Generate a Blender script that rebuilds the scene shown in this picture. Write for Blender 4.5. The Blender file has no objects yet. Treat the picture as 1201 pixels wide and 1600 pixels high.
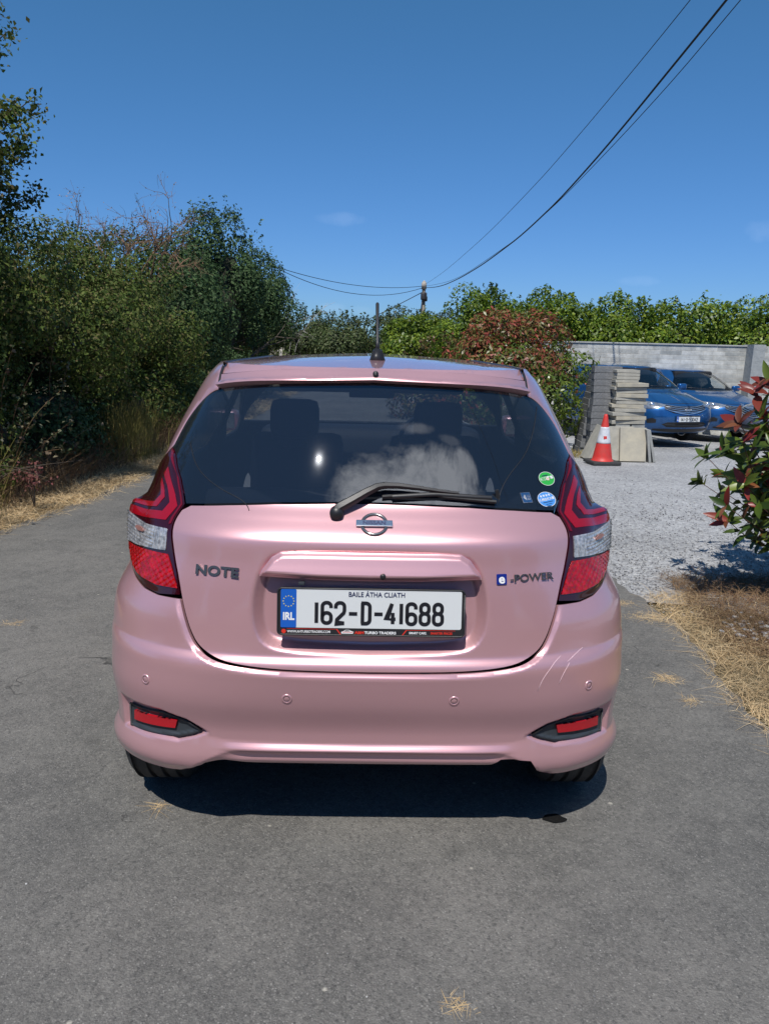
import bpy, bmesh, math, random
import numpy as np
from mathutils import Vector, Matrix, Euler
from mathutils.geometry import delaunay_2d_cdt
random.seed(7); RNG = np.random.default_rng(7)
R = math.radians
scene = bpy.context.scene
COL = scene.collection
# ---------------- camera ----------------
EYE = 1.5; PITCH = R(12.6); ROLL = R(1.4); GZ = -.068
cam_d = bpy.data.cameras.new('camera'); cam = bpy.data.objects.new('camera', cam_d); COL.objects.link(cam)
cam_d.sensor_fit = 'VERTICAL'; cam_d.sensor_height = 36; cam_d.lens = 1180/1600*36
cam_d.clip_start = .05; cam_d.clip_end = 3000
cam.location = (0, 0, EYE)
cam.rotation_euler = (Matrix.Rotation(math.pi/2-PITCH, 3, 'X') @ Matrix.Rotation(ROLL, 3, 'Z')).to_euler()
scene.camera = cam
# ---------------- light ----------------
SUN_EL, SUN_AZ = R(59), R(-13)          # azimuth from -Y (behind the camera) towards +X
sdir = Vector((math.sin(SUN_AZ)*math.cos(SUN_EL), -math.cos(SUN_AZ)*math.cos(SUN_EL), math.sin(SUN_EL)))
sd = bpy.data.lights.new('sun', 'SUN'); sd.energy = 4.6; sd.angle = R(.53); sd.color = (1, .955, .89)
sun = bpy.data.objects.new('sun', sd); COL.objects.link(sun); sun.rotation_euler = sdir.to_track_quat('Z', 'Y').to_euler()
w = bpy.data.worlds.new('World'); scene.world = w; w.use_nodes = True
nt = w.node_tree; nt.nodes.clear()
def N(t, ty, **kw):
    n = t.nodes.new(ty)
    for k, v in kw.items():
        if k in n.inputs: n.inputs[k].default_value = v
        else: setattr(n, k, v)
    return n
sky = N(nt, 'ShaderNodeTexSky', sky_type='NISHITA', sun_disc=False, sun_elevation=SUN_EL, altitude=0, air_density=1.0, dust_density=0.0, ozone_density=3.6)
sky.sun_rotation = math.atan2(sdir.x, sdir.y)
bg = N(nt, 'ShaderNodeBackground', Strength=.115)
out = N(nt, 'ShaderNodeOutputWorld')
tc = N(nt, 'ShaderNodeTexCoord')
def M(t, op, a, b=None, c=None):
    n = t.nodes.new('ShaderNodeMath'); n.operation = op
    for i, x in enumerate((a, b, c)):
        if x is None: continue
        if isinstance(x, (int, float)): n.inputs[i].default_value = x
        else: t.links.new(x, n.inputs[i])
    return n.outputs[0]
def dot(t, a, v):
    n = t.nodes.new('ShaderNodeVectorMath'); n.operation = 'DOT_PRODUCT'; t.links.new(a, n.inputs[0]); n.inputs[1].default_value = v
    return n.outputs['Value']
nz = N(nt, 'ShaderNodeTexNoise', Scale=15.0, Detail=9.0, Roughness=.66); nz2 = N(nt, 'ShaderNodeTexNoise', Scale=30.0, Detail=5.0, Roughness=.6)
nt.links.new(tc.outputs['Generated'], nz.inputs['Vector']); nt.links.new(tc.outputs['Generated'], nz2.inputs['Vector'])
# clouds: (azimuth from +Y to +X, elevation, half width, half height, density, noise) in degrees
CLOUDS = [(-3.4, 8.5, 2.0, .5, .022, 1), (26.5, 7.6, 3.4, .9, .03, 1), (-4.2, 2.4, 1.5, .42, .02, 1), (-2.3, 2.3, 1.2, .4, .015, 1), (17.5, 4.6, 1.6, .4, .018, 1),
          (156, 62.0, 26, 5.6, 1.0, 0), (174, 63.5, 14, 5.6, 1.0, 0), (141, 57.6, 9, 2.2, .8, 0), (166, 53.8, 7, 1.0, .35, 0), (150, 55.0, 7, .8, .2, 0)]
tot = None
for az, el, ha, hb, den, k in CLOUDS:
    a, e = R(az), R(el)
    d = Vector((math.sin(a)*math.cos(e), math.cos(a)*math.cos(e), math.sin(e)))
    rt = Vector((math.cos(a), -math.sin(a), 0)); up = rt.cross(d)
    G_ = tc.outputs['Generated']
    x = M(nt, 'DIVIDE', dot(nt, G_, rt), math.sin(R(ha))*(math.cos(e) if k == 0 else 1)); y = M(nt, 'DIVIDE', dot(nt, G_, up), math.sin(R(hb)))
    r2 = M(nt, 'ADD', M(nt, 'MULTIPLY', x, x), M(nt, 'MULTIPLY', y, y))
    f = M(nt, 'SUBTRACT', 1.0 if k else 1.45, r2)
    f = M(nt, 'ADD', f, M(nt, 'MULTIPLY', M(nt, 'SUBTRACT', (nz2 if k else nz).outputs['Fac'], .52), 2.6 if k else 3.6))
    f = M(nt, 'MULTIPLY', f, .9 if k else .8)
    cl = nt.nodes.new('ShaderNodeClamp'); nt.links.new(f, cl.inputs[0])
    front = M(nt, 'GREATER_THAN', dot(nt, G_, d), 0.0)
    g = M(nt, 'MULTIPLY', M(nt, 'MULTIPLY', cl.outputs[0], front), den)
    # fade far from the centre so noise never lights the rest of the sky
    fade = nt.nodes.new('ShaderNodeMapRange'); fade.inputs[1].default_value = 1.7; fade.inputs[2].default_value = .6; nt.links.new(r2, fade.inputs[0])
    g = M(nt, 'MULTIPLY', g, fade.outputs[0])
    tot = g if tot is None else M(nt, 'MAXIMUM', tot, g)
mixc = N(nt, 'ShaderNodeMix', data_type='RGBA'); nt.links.new(tot, mixc.inputs[0]); mixc.inputs[7].default_value = (20, 21, 23, 1)
hsv = N(nt, 'ShaderNodeHueSaturation', Saturation=1.22, Value=1.0); nt.links.new(sky.outputs[0], hsv.inputs['Color'])
sep = N(nt, 'ShaderNodeSeparateColor'); cmb = N(nt, 'ShaderNodeCombineColor'); nt.links.new(hsv.outputs[0], sep.inputs[0])
for i_, (k_, e_) in enumerate(((.606, .65), (1.049, .65), (.91, .98))): nt.links.new(M(nt, 'MULTIPLY', M(nt, 'POWER', sep.outputs[i_], e_), k_), cmb.inputs[i_])
nt.links.new(cmb.outputs[0], mixc.inputs[6]); nt.links.new(mixc.outputs[2], bg.inputs['Color']); nt.links.new(bg.outputs[0], out.inputs['Surface'])
scene.view_settings.view_transform = 'Standard'; scene.view_settings.look = 'None'; scene.view_settings.exposure = 0; scene.view_settings.gamma = 1
# ---------------- helpers ----------------
def tag(o, label=None, cat=None, group=None, kind=None):
    for k, v in (('label', label), ('category', cat), ('group', group), ('kind', kind)):
        if v: o[k] = v
    return o
def empty(name, loc=(0, 0, 0), rz=0):
    o = bpy.data.objects.new(name, None); COL.objects.link(o); o.location = loc; o.rotation_euler = (0, 0, rz); o.empty_display_size = .2
    return o
def mesh_obj(name, verts, faces, mat=None, parent=None, smooth=True, off=None):
    me = bpy.data.meshes.new(name)
    verts = np.asarray(verts, float).reshape(-1, 3)
    if off is not None: verts = verts-np.asarray(off)
    me.from_pydata(verts.tolist(), [], [tuple(int(i) for i in f) for f in faces]); me.update()
    if smooth: me.polygons.foreach_set('use_smooth', [True]*len(me.polygons))
    o = bpy.data.objects.new(name, me); COL.objects.link(o)
    for m in (mat if isinstance(mat, (list, tuple)) else [mat]):
        if m: me.materials.append(m)
    if parent: o.parent = parent
    return o
def quads_obj(name, V, nper, mat, parent=None, smooth=False):
    """V: (n, nper, 3) separate polygons, fast path"""
    n = len(V); me = bpy.data.meshes.new(name)
    me.vertices.add(n*nper); me.vertices.foreach_set('co', V.reshape(-1).astype(np.float32))
    me.loops.add(n*nper); me.loops.foreach_set('vertex_index', np.arange(n*nper, dtype=np.int32))
    me.polygons.add(n); me.polygons.foreach_set('loop_start', np.arange(0, n*nper, nper, dtype=np.int32)); me.polygons.foreach_set('loop_total', np.full(n, nper, np.int32))
    me.update(calc_edges=True); me.validate()
    me.materials.append(mat)
    o = bpy.data.objects.new(name, me); COL.objects.link(o)
    if parent: o.parent = parent
    return o
class MB:
    def __init__(s): s.v = []; s.f = []
    def add(s, v, f):
        b = len(s.v); s.v += [tuple(x) for x in v]; s.f += [tuple(i+b for i in q) for q in f]; return s
    def box(s, c, d, rot=None, bev=0):
        x, y, z = [q/2 for q in d]
        if bev <= 0:
            v = [Vector((i*x, j*y, k*z)) for k in (-1, 1) for j in (-1, 1) for i in (-1, 1)]
            f = [(0, 2, 3, 1), (4, 5, 7, 6), (0, 1, 5, 4), (2, 6, 7, 3), (0, 4, 6, 2), (1, 3, 7, 5)]
        else:
            bm = bmesh.new(); bmesh.ops.create_cube(bm, size=1)
            for q in bm.verts: q.co = Vector((q.co.x*2*x, q.co.y*2*y, q.co.z*2*z))
            bmesh.ops.bevel(bm, geom=bm.edges[:], offset=bev, segments=2, affect='EDGES', profile=.6)
            bm.verts.index_update(); v = [q.co.copy() for q in bm.verts]; f = [tuple(q.index for q in p.verts) for p in bm.faces]; bm.free()
        if rot is not None: v = [rot @ q for q in v]
        return s.add([q+Vector(c) for q in v], f)
    def tube(s, pts, rad, n=8, cap=True):
        pts = [Vector(p) for p in pts]; m = len(pts)
        rad = list(rad) if isinstance(rad, (list, tuple, np.ndarray)) else [rad]*m
        vs = []; fs = []; ref = Vector((0, 0, 1))
        for i in range(m):
            t = (pts[min(i+1, m-1)]-pts[max(i-1, 0)]).normalized()
            if abs(t.dot(ref)) > .95: ref = Vector((1, 0, 0)) if abs(t.x) < .9 else Vector((0, 1, 0))
            a = t.cross(ref).normalized(); b = t.cross(a).normalized(); ref = b.cross(t) if False else ref
            for k in range(n):
                q = 2*math.pi*k/n; vs.append(pts[i]+(a*math.cos(q)+b*math.sin(q))*rad[i])
        for i in range(m-1):
            for k in range(n): fs.append((i*n+k, i*n+(k+1) % n, (i+1)*n+(k+1) % n, (i+1)*n+k))
        if cap: fs.append(tuple(range(n-1, -1, -1))); fs.append(tuple(range((m-1)*n, m*n)))
        return s.add(vs, fs)
    def lathe(s, prof, c, axis='z', n=48):
        vs = []; fs = []; m = len(prof)
        for k in range(n):
            q = 2*math.pi*k/n
            for r, h in prof:
                p = (r*math.cos(q), r*math.sin(q), h)
                if axis == 'x': p = (h, r*math.cos(q), r*math.sin(q))
                if axis == 'y': p = (r*math.cos(q), h, r*math.sin(q))
                vs.append(Vector(p)+Vector(c))
        for k in range(n):
            for i in range(m-1): fs.append((k*m+i, ((k+1) % n)*m+i, ((k+1) % n)*m+i+1, k*m+i+1))
        return s.add(vs, fs)
    def build(s, name, mat, parent=None, smooth=False, off=None):
        o = mesh_obj(name, s.v, s.f, mat, parent, smooth, off)
        bm = bmesh.new(); bm.from_mesh(o.data); bmesh.ops.recalc_face_normals(bm, faces=bm.faces[:]); bm.to_mesh(o.data); bm.free()
        return o
def smooth_by_angle(o, ang=35):
    bm = bmesh.new(); bm.from_mesh(o.data)
    for e in bm.edges:
        e.smooth = not (len(e.link_faces) == 2 and e.calc_face_angle(0) > R(ang))
    for f in bm.faces: f.smooth = True
    bm.to_mesh(o.data); bm.free(); return o
# ---------------- materials ----------------
def new_mat(name):
    m = bpy.data.materials.new(name); m.use_nodes = True; t = m.node_tree; b = t.nodes['Principled BSDF']; return m, t, b
def pm(name, col, rough=.5, metal=0, coat=0, noise=None, bump=None, spec=None, emis=None, trans=0):
    """noise=(scale, colour2, detail) varies the colour; bump=(scale, strength, distance)"""
    m, t, b = new_mat(name)
    b.inputs['Base Color'].default_value = (*col, 1); b.inputs['Roughness'].default_value = rough; b.inputs['Metallic'].default_value = metal
    b.inputs['Coat Weight'].default_value = coat; b.inputs['Coat Roughness'].default_value = .03
    if spec is not None: b.inputs['Specular IOR Level'].default_value = spec
    if trans: b.inputs['Transmission Weight'].default_value = trans
    tc = N(t, 'ShaderNodeTexCoord')
    if noise:
        nz = N(t, 'ShaderNodeTexNoise', Scale=noise[0], Detail=noise[2] if len(noise) > 2 else 6.0, Roughness=.65); t.links.new(tc.outputs['Object'], nz.inputs['Vector'])
        mr = N(t, 'ShaderNodeMapRange'); mr.inputs[1].default_value = .35; mr.inputs[2].default_value = .65; t.links.new(nz.outputs['Fac'], mr.inputs[0])
        mx = N(t, 'ShaderNodeMix', data_type='RGBA'); mx.inputs[6].default_value = (*col, 1); mx.inputs[7].default_value = (*noise[1], 1)
        t.links.new(mr.outputs[0], mx.inputs[0]); t.links.new(mx.outputs[2], b.inputs['Base Color'])
    if bump:
        nb = N(t, 'ShaderNodeTexNoise', Scale=bump[0], Detail=5.0); t.links.new(tc.outputs['Object'], nb.inputs['Vector'])
        bp = N(t, 'ShaderNodeBump', Strength=bump[1], Distance=bump[2]); t.links.new(nb.outputs['Fac'], bp.inputs['Height']); t.links.new(bp.outputs[0], b.inputs['Normal'])
    return m
def leaf_mat(name, cols, rough=.5, trans=.3, spec=.4):
    m, t, b = new_mat(name)
    g = N(t, 'ShaderNodeNewGeometry'); rp = N(t, 'ShaderNodeValToRGB'); el = rp.color_ramp.elements
    n = len(cols)
    while len(el) < n: el.new(.5)
    for i, c in enumerate(cols): el[i].position = i/(n-1) if n > 1 else 0; el[i].color = (*c, 1)
    t.links.new(g.outputs['Random Per Island'], rp.inputs[0])
    tc = N(t, 'ShaderNodeTexCoord'); nz = N(t, 'ShaderNodeTexNoise', Scale=1.6, Detail=3.0); t.links.new(tc.outputs['Object'], nz.inputs['Vector'])
    hs = N(t, 'ShaderNodeHueSaturation'); t.links.new(rp.outputs[0], hs.inputs['Color'])
    mr = N(t, 'ShaderNodeMapRange'); mr.inputs[1].default_value = .3; mr.inputs[2].default_value = .7; mr.inputs[3].default_value = .65; mr.inputs[4].default_value = 1.35
    t.links.new(nz.outputs['Fac'], mr.inputs[0]); t.links.new(mr.outputs[0], hs.inputs['Value'])
    t.links.new(hs.outputs[0], b.inputs['Base Color']); b.inputs['Roughness'].default_value = rough; b.inputs['Specular IOR Level'].default_value = spec
    tr = N(t, 'ShaderNodeBsdfTranslucent'); t.links.new(hs.outputs[0], tr.inputs['Color'])
    mx = N(t, 'ShaderNodeMixShader'); mx.inputs[0].default_value = trans
    o = t.nodes['Material Output']; t.links.new(b.outputs[0], mx.inputs[1]); t.links.new(tr.outputs[0], mx.inputs[2]); t.links.new(mx.outputs[0], o.inputs[0])
    return m
def paint(name, col, metal=.8, rough=.34, ior=1.5):
    m, t, b = new_mat(name)
    b.inputs['Base Color'].default_value = (*col, 1); b.inputs['Metallic'].default_value = metal; b.inputs['Roughness'].default_value = rough
    b.inputs['Coat Weight'].default_value = 1.0; b.inputs['Coat Roughness'].default_value = .04; b.inputs['Coat IOR'].default_value = ior
    tc = N(t, 'ShaderNodeTexCoord')
    fl = N(t, 'ShaderNodeTexNoise', Scale=900.0, Detail=2.0); t.links.new(tc.outputs['Object'], fl.inputs['Vector'])
    bp = N(t, 'ShaderNodeBump', Strength=.05, Distance=.001); t.links.new(fl.outputs['Fac'], bp.inputs['Height']); t.links.new(bp.outputs[0], b.inputs['Normal'])
    # a thin film of road dust, patchy
    d = N(t, 'ShaderNodeTexNoise', Scale=4.0, Detail=6.0); t.links.new(tc.outputs['Object'], d.inputs['Vector'])
    mr = N(t, 'ShaderNodeMapRange'); mr.inputs[1].default_value = .42; mr.inputs[2].default_value = .75; mr.inputs[3].default_value = .015; mr.inputs[4].default_value = .07
    t.links.new(d.outputs['Fac'], mr.inputs[0]); t.links.new(mr.outputs[0], b.inputs['Coat Roughness'])
    return m
def glass_mat(name, tint, refl=1.0, haze=0.0):
    m, t, b = new_mat(name); t.nodes.remove(b)
    tr = N(t, 'ShaderNodeBsdfTransparent'); tr.inputs[0].default_value = (*tint, 1)
    gl = N(t, 'ShaderNodeBsdfGlossy', Roughness=0.0); gl.inputs[0].default_value = (refl, refl, refl, 1)
    lw = N(t, 'ShaderNodeLayerWeight', Blend=.5); fr = M(t, 'ADD', M(t, 'MULTIPLY', M(t, 'POWER', lw.outputs['Facing'], 5.0), .91), .085)
    mx = N(t, 'ShaderNodeMixShader'); t.links.new(fr, mx.inputs[0]); t.links.new(tr.outputs[0], mx.inputs[1]); t.links.new(gl.outputs[0], mx.inputs[2])
    last = mx
    if haze:
        df = N(t, 'ShaderNodeBsdfGlossy', Roughness=.08); df.inputs[0].default_value = (.75, .8, .9, 1)
        tc = N(t, 'ShaderNodeTexCoord'); nz = N(t, 'ShaderNodeTexNoise', Scale=7.0, Detail=8.0, Roughness=.7); t.links.new(tc.outputs['Object'], nz.inputs['Vector'])
        mr = N(t, 'ShaderNodeMapRange'); mr.inputs[1].default_value = .3; mr.inputs[2].default_value = .75; mr.inputs[3].default_value = haze*.4; mr.inputs[4].default_value = haze*1.8
        t.links.new(nz.outputs['Fac'], mr.inputs[0])
        m2 = N(t, 'ShaderNodeMixShader'); t.links.new(mr.outputs[0], m2.inputs[0]); t.links.new(mx.outputs[0], m2.inputs[1]); t.links.new(df.outputs[0], m2.inputs[2]); last = m2
    if haze:
        du = N(t, 'ShaderNodeBsdfDiffuse'); du.inputs[0].default_value = (.42, .55, .80, 1); m3 = N(t, 'ShaderNodeMixShader'); m3.inputs[0].default_value = .017; t.links.new(last.outputs[0], m3.inputs[1]); t.links.new(du.outputs[0], m3.inputs[2]); last = m3
    t.links.new(last.outputs[0], t.nodes['Material Output'].inputs[0]); return m
MT = {}
MT['pink'] = paint('pink_pearl_paint', (.655, .37, .395), .50, .34)
MT['pink_roof'] = paint('pink_pearl_paint_polished', (.655, .37, .395), .35, .3, 2.1)
MT['blue'] = paint('blue_metallic_paint', (.014, .10, .29), .55, .3)
MT['silver'] = paint('silver_paint', (.42, .43, .50), .7, .35)
MT['black_plastic'] = pm('black_plastic', (.018, .018, .02), .42, bump=(400, .15, .002))
MT['dark_plastic'] = pm('dark_grey_plastic', (.035, .042, .05), .45)
MT['interior'] = pm('dark_interior_trim', (.012, .013, .016), .75)
MT['seat'] = pm('seat_fabric', (.020, .020, .024), .85, bump=(300, .3, .002))
MT['rubber'] = pm('tyre_rubber', (.028, .028, .03), .75, noise=(40, (.05, .05, .048)))
MT['alloy'] = pm('wheel_alloy', (.45, .46, .48), .3, .9)
MT['chrome'] = pm('chrome', (.80, .80, .80), .12, .9)
MT['chrome_dark'] = pm('smoked_chrome', (.22, .22, .225), .18, .8)
MT['lamp_dark'] = pm('dark_red_lens', (.030, .002, .006), .08, 0, .5, spec=.5)
MT['lamp_red'] = pm('red_lens', (.27, .002, .010), .10, 0, .5)
MT['lamp_strip'] = pm('red_reflex_strip', (.13, .002, .009), .2, 0, .5)
MT['lamp_bright'] = pm('bright_red_reflector', (.50, .004, .007), .12, 0, .6, noise=(50, (.20, .001, .003), 4))
MT['reflector'] = pm('red_reflector', (.42, .006, .014), .25, 0, .4)
MT['lamp_under'] = pm('smoked_red_lens_edge', (.028, .004, .008), .2, 0, .5)
MT['tint'] = glass_mat('tinted_rear_glass', (.29, .33, .38), 1.0, .00025)
MT['glass'] = glass_mat('window_glass', (.92, .94, .93))
MT['privacy'] = glass_mat('privacy_glass', (.10, .11, .12))
MT['white'] = pm('plate_white', (.62, .64, .64), .35)
MT['text_black'] = pm('black_lettering', (.010, .010, .014), .4)
MT['euro'] = pm('euro_band_blue', (.01, .10, .45), .35)
MT['text_white'] = pm('white_lettering', (.75, .75, .75), .4)
MT['text_red'] = pm('red_lettering', (.62, .035, .02), .4)
MT['star'] = pm('star_yellow', (.62, .55, .12), .4)
MT['navy'] = pm('navy_lettering', (.01, .018, .08), .4)
MT['badge_blue'] = pm('badge_blue', (.012, .035, .30), .2, .3, .6)
MT['st_green'] = pm('sticker_green', (.035, .40, .06), .35)
MT['st_blue'] = pm('sticker_blue', (.07, .27, .66), .35)
MT['st_navy'] = pm('sticker_navy', (.015, .06, .16), .35)
MT['lens_clear'] = pm('clear_ribbed_lens', (.62, .62, .64), .15, .35, .6, noise=(75, (.20, .21, .24), 3))
MT['lens_amber'] = pm('indicator_bulb_shade', (.42, .20, .17), .3, .3)
MT['headlamp'] = pm('headlamp_glass', (.22, .24, .26), .14, .6, .8, noise=(14, (.5, .52, .55), 3))

# ---------- hatchback body surface, shared by every car of this type ----------
# local frame: x right, y forward from the rearmost point, z up (metres)
import numpy as np
def mono(xs, ys):
    xs = np.array(xs, float); ys = np.array(ys, float)
    h = np.diff(xs); d = np.diff(ys)/h
    m = np.zeros(len(xs)); m[0] = d[0]; m[-1] = d[-1]
    for i in range(1, len(xs)-1):
        if d[i-1]*d[i] > 0:
            w1 = 2*h[i]+h[i-1]; w2 = h[i]+2*h[i-1]
            m[i] = (w1+w2)/(w1/d[i-1]+w2/d[i])
    def f(x):
        x = np.clip(np.asarray(x, float), xs[0], xs[-1])
        i = np.clip(np.searchsorted(xs, x)-1, 0, len(xs)-2)
        t = (x-xs[i])/h[i]
        return ((2*t**3-3*t**2+1)*ys[i]+(t**3-2*t**2+t)*h[i]*m[i]+(-2*t**3+3*t**2)*ys[i+1]+(t**3-t**2)*h[i]*m[i+1])
    return f
_gz = [1.02+.0185*i for i in range(21)]
YR = mono([.10,.17,.215,.235,.27,.30,.34,.45,.52,.56,.575,.60,.68,.78,.86,.928,.942,.985]+_gz+[1.41,1.43,1.46],
          [.19,.13,.085,.060,.048,.045,.045,.024,.014,.010,.014,.030,.040,.055,.070,.082,.091,.138]+[.178+.80*(z-1.02)-.50*(z-1.02)**2 for z in _gz]+[.424,.465,.60])
WR = mono([.10,.22,.33,.45,.58,.68,.78,.86,.95,1.02,1.10,1.20,1.30,1.38,1.42,1.46],
          [.818,.840,.845,.850,.850,.838,.808,.780,.762,.743,.727,.693,.650,.608,.570,.50])
YF = mono([.17,.25,.35,.50,.62,.72,.78,.84,.90,.95,.97,1.0,1.20,1.38,1.46],
          [3.92,4.0,4.06,4.09,4.07,4.02,3.90,3.70,3.45,3.15,3.08,3.02,2.62,2.22,2.0])
LR = mono([.17,.33,.45,.6,.8,.95,1.1,1.4,1.46],[.33,.35,.38,.43,.42,.42,.46,.5,.4])
NR = mono([.17,.33,.45,.6,.9,1.1,1.4,1.46],[4.6,4.6,4.3,3.7,3.3,3.2,3.2,3.0])
LF = mono([.17,.7,.85,.95,1.0,1.4,1.46],[.55,.6,.75,.55,.45,.4,.4])
ZT = np.arange(.10, 1.4601, .003); UT = np.linspace(0, 3, 601)
def _tables():
    X = np.zeros((len(ZT), len(UT))); Y = np.zeros_like(X)
    ph = np.linspace(0, 1, 300)**1.0
    for i, z in enumerate(ZT):
        w = float(WR(z)); yr = float(YR(z)); yf = float(YF(z)); L = float(LR(z)); n = float(NR(z)); lf = float(LF(z))
        # rear quarter, uniform in arc length
        q = np.concatenate([np.linspace(0, .9, 200), .9+.1*np.sin(np.linspace(0, np.pi/2, 200))[1:]])
        x = w*q; y = yr+L-L*np.sqrt(np.clip(1-q**n, 0, 1))
        s = np.concatenate([[0], np.cumsum(np.hypot(np.diff(x), np.diff(y)))]); s /= s[-1]
        k = UT <= 1; X[i, k] = np.interp(UT[k], s, x); Y[i, k] = np.interp(UT[k], s, y)
        # side
        k = (UT > 1) & (UT <= 2); t = UT[k]-1
        Y[i, k] = (yr+L)*(1-t)+(yf-lf)*t; X[i, k] = w
        # front quarter
        y = yf-lf+lf*np.sqrt(np.clip(1-q**2.6, 0, 1))
        x = w*q
        s = np.concatenate([[0], np.cumsum(np.hypot(np.diff(x), np.diff(y)))]); s /= s[-1]
        k = UT > 2; X[i, k] = np.interp(3-UT[k], s, x); Y[i, k] = np.interp(3-UT[k], s, y)
    # shoulders swell a little along the doors
    zz = ZT[:, None]
    sw = np.clip((Y-.35)/.9, 0, 1)*np.clip((3.9-Y)/1.2, 0, 1); sw = sw*sw*(3-2*sw)
    zb = np.clip((zz-.6)/.25, 0, 1)*np.clip((1.46-zz)/.42, 0, 1)
    X *= 1+.055*sw*zb
    return X, Y
XT, YT = _tables()
def surf(u, z):
    """u signed: 0 = centre of the rear, +-1..+-2 = sides, +-3 = centre of the nose"""
    u = np.asarray(u, float); z = np.asarray(z, float)
    s = np.where(u < 0, -1., 1.); a = np.abs(u)
    fi = np.clip((z-ZT[0])/.003, 0, len(ZT)-1.001); fj = np.clip(a/3*600, 0, 599.999)
    i = fi.astype(int); j = fj.astype(int); di = fi-i; dj = fj-j
    def g(T): return (T[i, j]*(1-di)*(1-dj)+T[i+1, j]*di*(1-dj)+T[i, j+1]*(1-di)*dj+T[i+1, j+1]*di*dj)
    return s*g(XT), g(YT)
def u_of_x(x, z):
    """inverse on the rear face"""
    x = np.atleast_1d(np.asarray(x, float)); z = np.atleast_1d(np.asarray(z, float)); lo = np.zeros_like(x); hi = np.ones_like(x)
    for _ in range(30):
        m = (lo+hi)/2; xx, _y = surf(m, z); c = xx < np.abs(x); lo = np.where(c, m, lo); hi = np.where(c, hi, m)
    return np.where(x < 0, -1, 1)*(lo+hi)/2

# ---------------- car panels cut from the surface ----------------
OFF = np.array([0, 2.0, GZ])
def in_poly(P, poly):
    poly = np.asarray(poly); x, y = P[:, 0], P[:, 1]; c = np.zeros(len(P), bool); j = len(poly)-1
    for i in range(len(poly)):
        xi, yi = poly[i]; xj, yj = poly[j]
        if yi != yj:
            k = ((yi > y) != (yj > y)) & (x < (xj-xi)*(y-yi)/(yj-yi)+xi); c ^= k
        j = i
    return c
def poly_dist(P, poly, closed=True):
    P = np.asarray(P, float); poly = np.asarray(poly, float); d = np.full(len(P), 1e9); n = len(poly)
    for i in range(n if closed else n-1):
        a = poly[i]; b = poly[(i+1) % n]; ab = b-a; L = ab@ab
        if L < 1e-12: continue
        t = np.clip(((P-a)@ab)/L, 0, 1); q = a+t[:, None]*ab; d = np.minimum(d, np.hypot(*(P-q).T))
    return d
def sdf(P, poly): d = poly_dist(P, poly); return np.where(in_poly(P, poly), -d, d)   # negative inside
def sst(x, a, b): t = np.clip((x-a)/(b-a), 0, 1); return t*t*(3-2*t)
def chaikin(p, n=2, closed=True):
    p = np.asarray(p, float)
    for _ in range(n):
        if closed: q = np.roll(p, -1, 0); p = np.stack([.75*p+.25*q, .25*p+.75*q], 1).reshape(-1, 2)
        else:
            a, b = p[:-1], p[1:]; m = np.stack([.75*a+.25*b, .25*a+.75*b], 1).reshape(-1, p.shape[1]); p = np.vstack([p[:1], m[1:-1], p[-1:]])
    return p
def resample(p, step):
    p = np.asarray(p, float); out = []
    for i in range(len(p)):
        a = p[i]; b = p[(i+1) % len(p)]; L = np.hypot(*(b-a)); n = max(1, int(round(L/step)))
        for k in range(n): out.append(a+(b-a)*k/n)
    o = [out[0]]
    for q in out[1:]:
        if np.hypot(*(q-o[-1])) > step*.25: o.append(q)
    if np.hypot(*(o[-1]-o[0])) < step*.25: o.pop()
    return np.array(o)
def normal_of(u, z, e=.009):
    a, b = surf(u+e, z); c, d = surf(u-e, z); p, q = surf(u, z+e); r, s = surf(u, z-e)
    du = np.stack([a-c, b-d, 0*a], -1); dz = np.stack([p-r, q-s, 0*a+2*e], -1)
    n = np.cross(du, dz); n /= np.linalg.norm(n, axis=-1, keepdims=True)+1e-12
    return n
def to3d(u, z, d=0):
    """surface point pushed d outwards"""
    u = np.asarray(u, float); z = np.asarray(z, float)
    x, y = surf(u, z); n = normal_of(u, z)
    return np.stack([x, y, z+0*x], -1)+n*np.asarray(d)[..., None]
def tri_domain(outline, holes, step):
    """points and triangles of a polygon with holes in the (u, z) domain"""
    ol = resample(outline, step); hs = [resample(h, step) for h in holes]
    lo = ol.min(0); hi = ol.max(0)
    gx = np.arange(lo[0], hi[0]+step, step); gy = np.arange(lo[1], hi[1]+step, step*.866)
    P = []
    for i, y in enumerate(gy):
        row = np.stack([gx+(step/2 if i % 2 else 0), np.full(len(gx), y)], 1); P.append(row)
    P = np.concatenate(P); P = P[in_poly(P, ol)]; P = P[poly_dist(P, ol) > step*.5]
    for h in hs: P = P[~in_poly(P, h)]; P = P[poly_dist(P, h) > step*.5]
    rings = [ol]+hs; pts = []; ed = []
    for r in rings:
        b = len(pts); pts += r.tolist(); ed += [(b+i, b+(i+1) % len(r)) for i in range(len(r))]
    pts += P.tolist()
    vo, eo, fo, *_ = delaunay_2d_cdt([Vector(p) for p in pts], ed, [], 0, 1e-7)
    vo = np.array([tuple(v) for v in vo]); F = np.array(fo); c = vo[F].mean(1)
    k = in_poly(c, ol)
    for h in hs: k &= ~in_poly(c, h)
    return vo, F[k]
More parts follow.
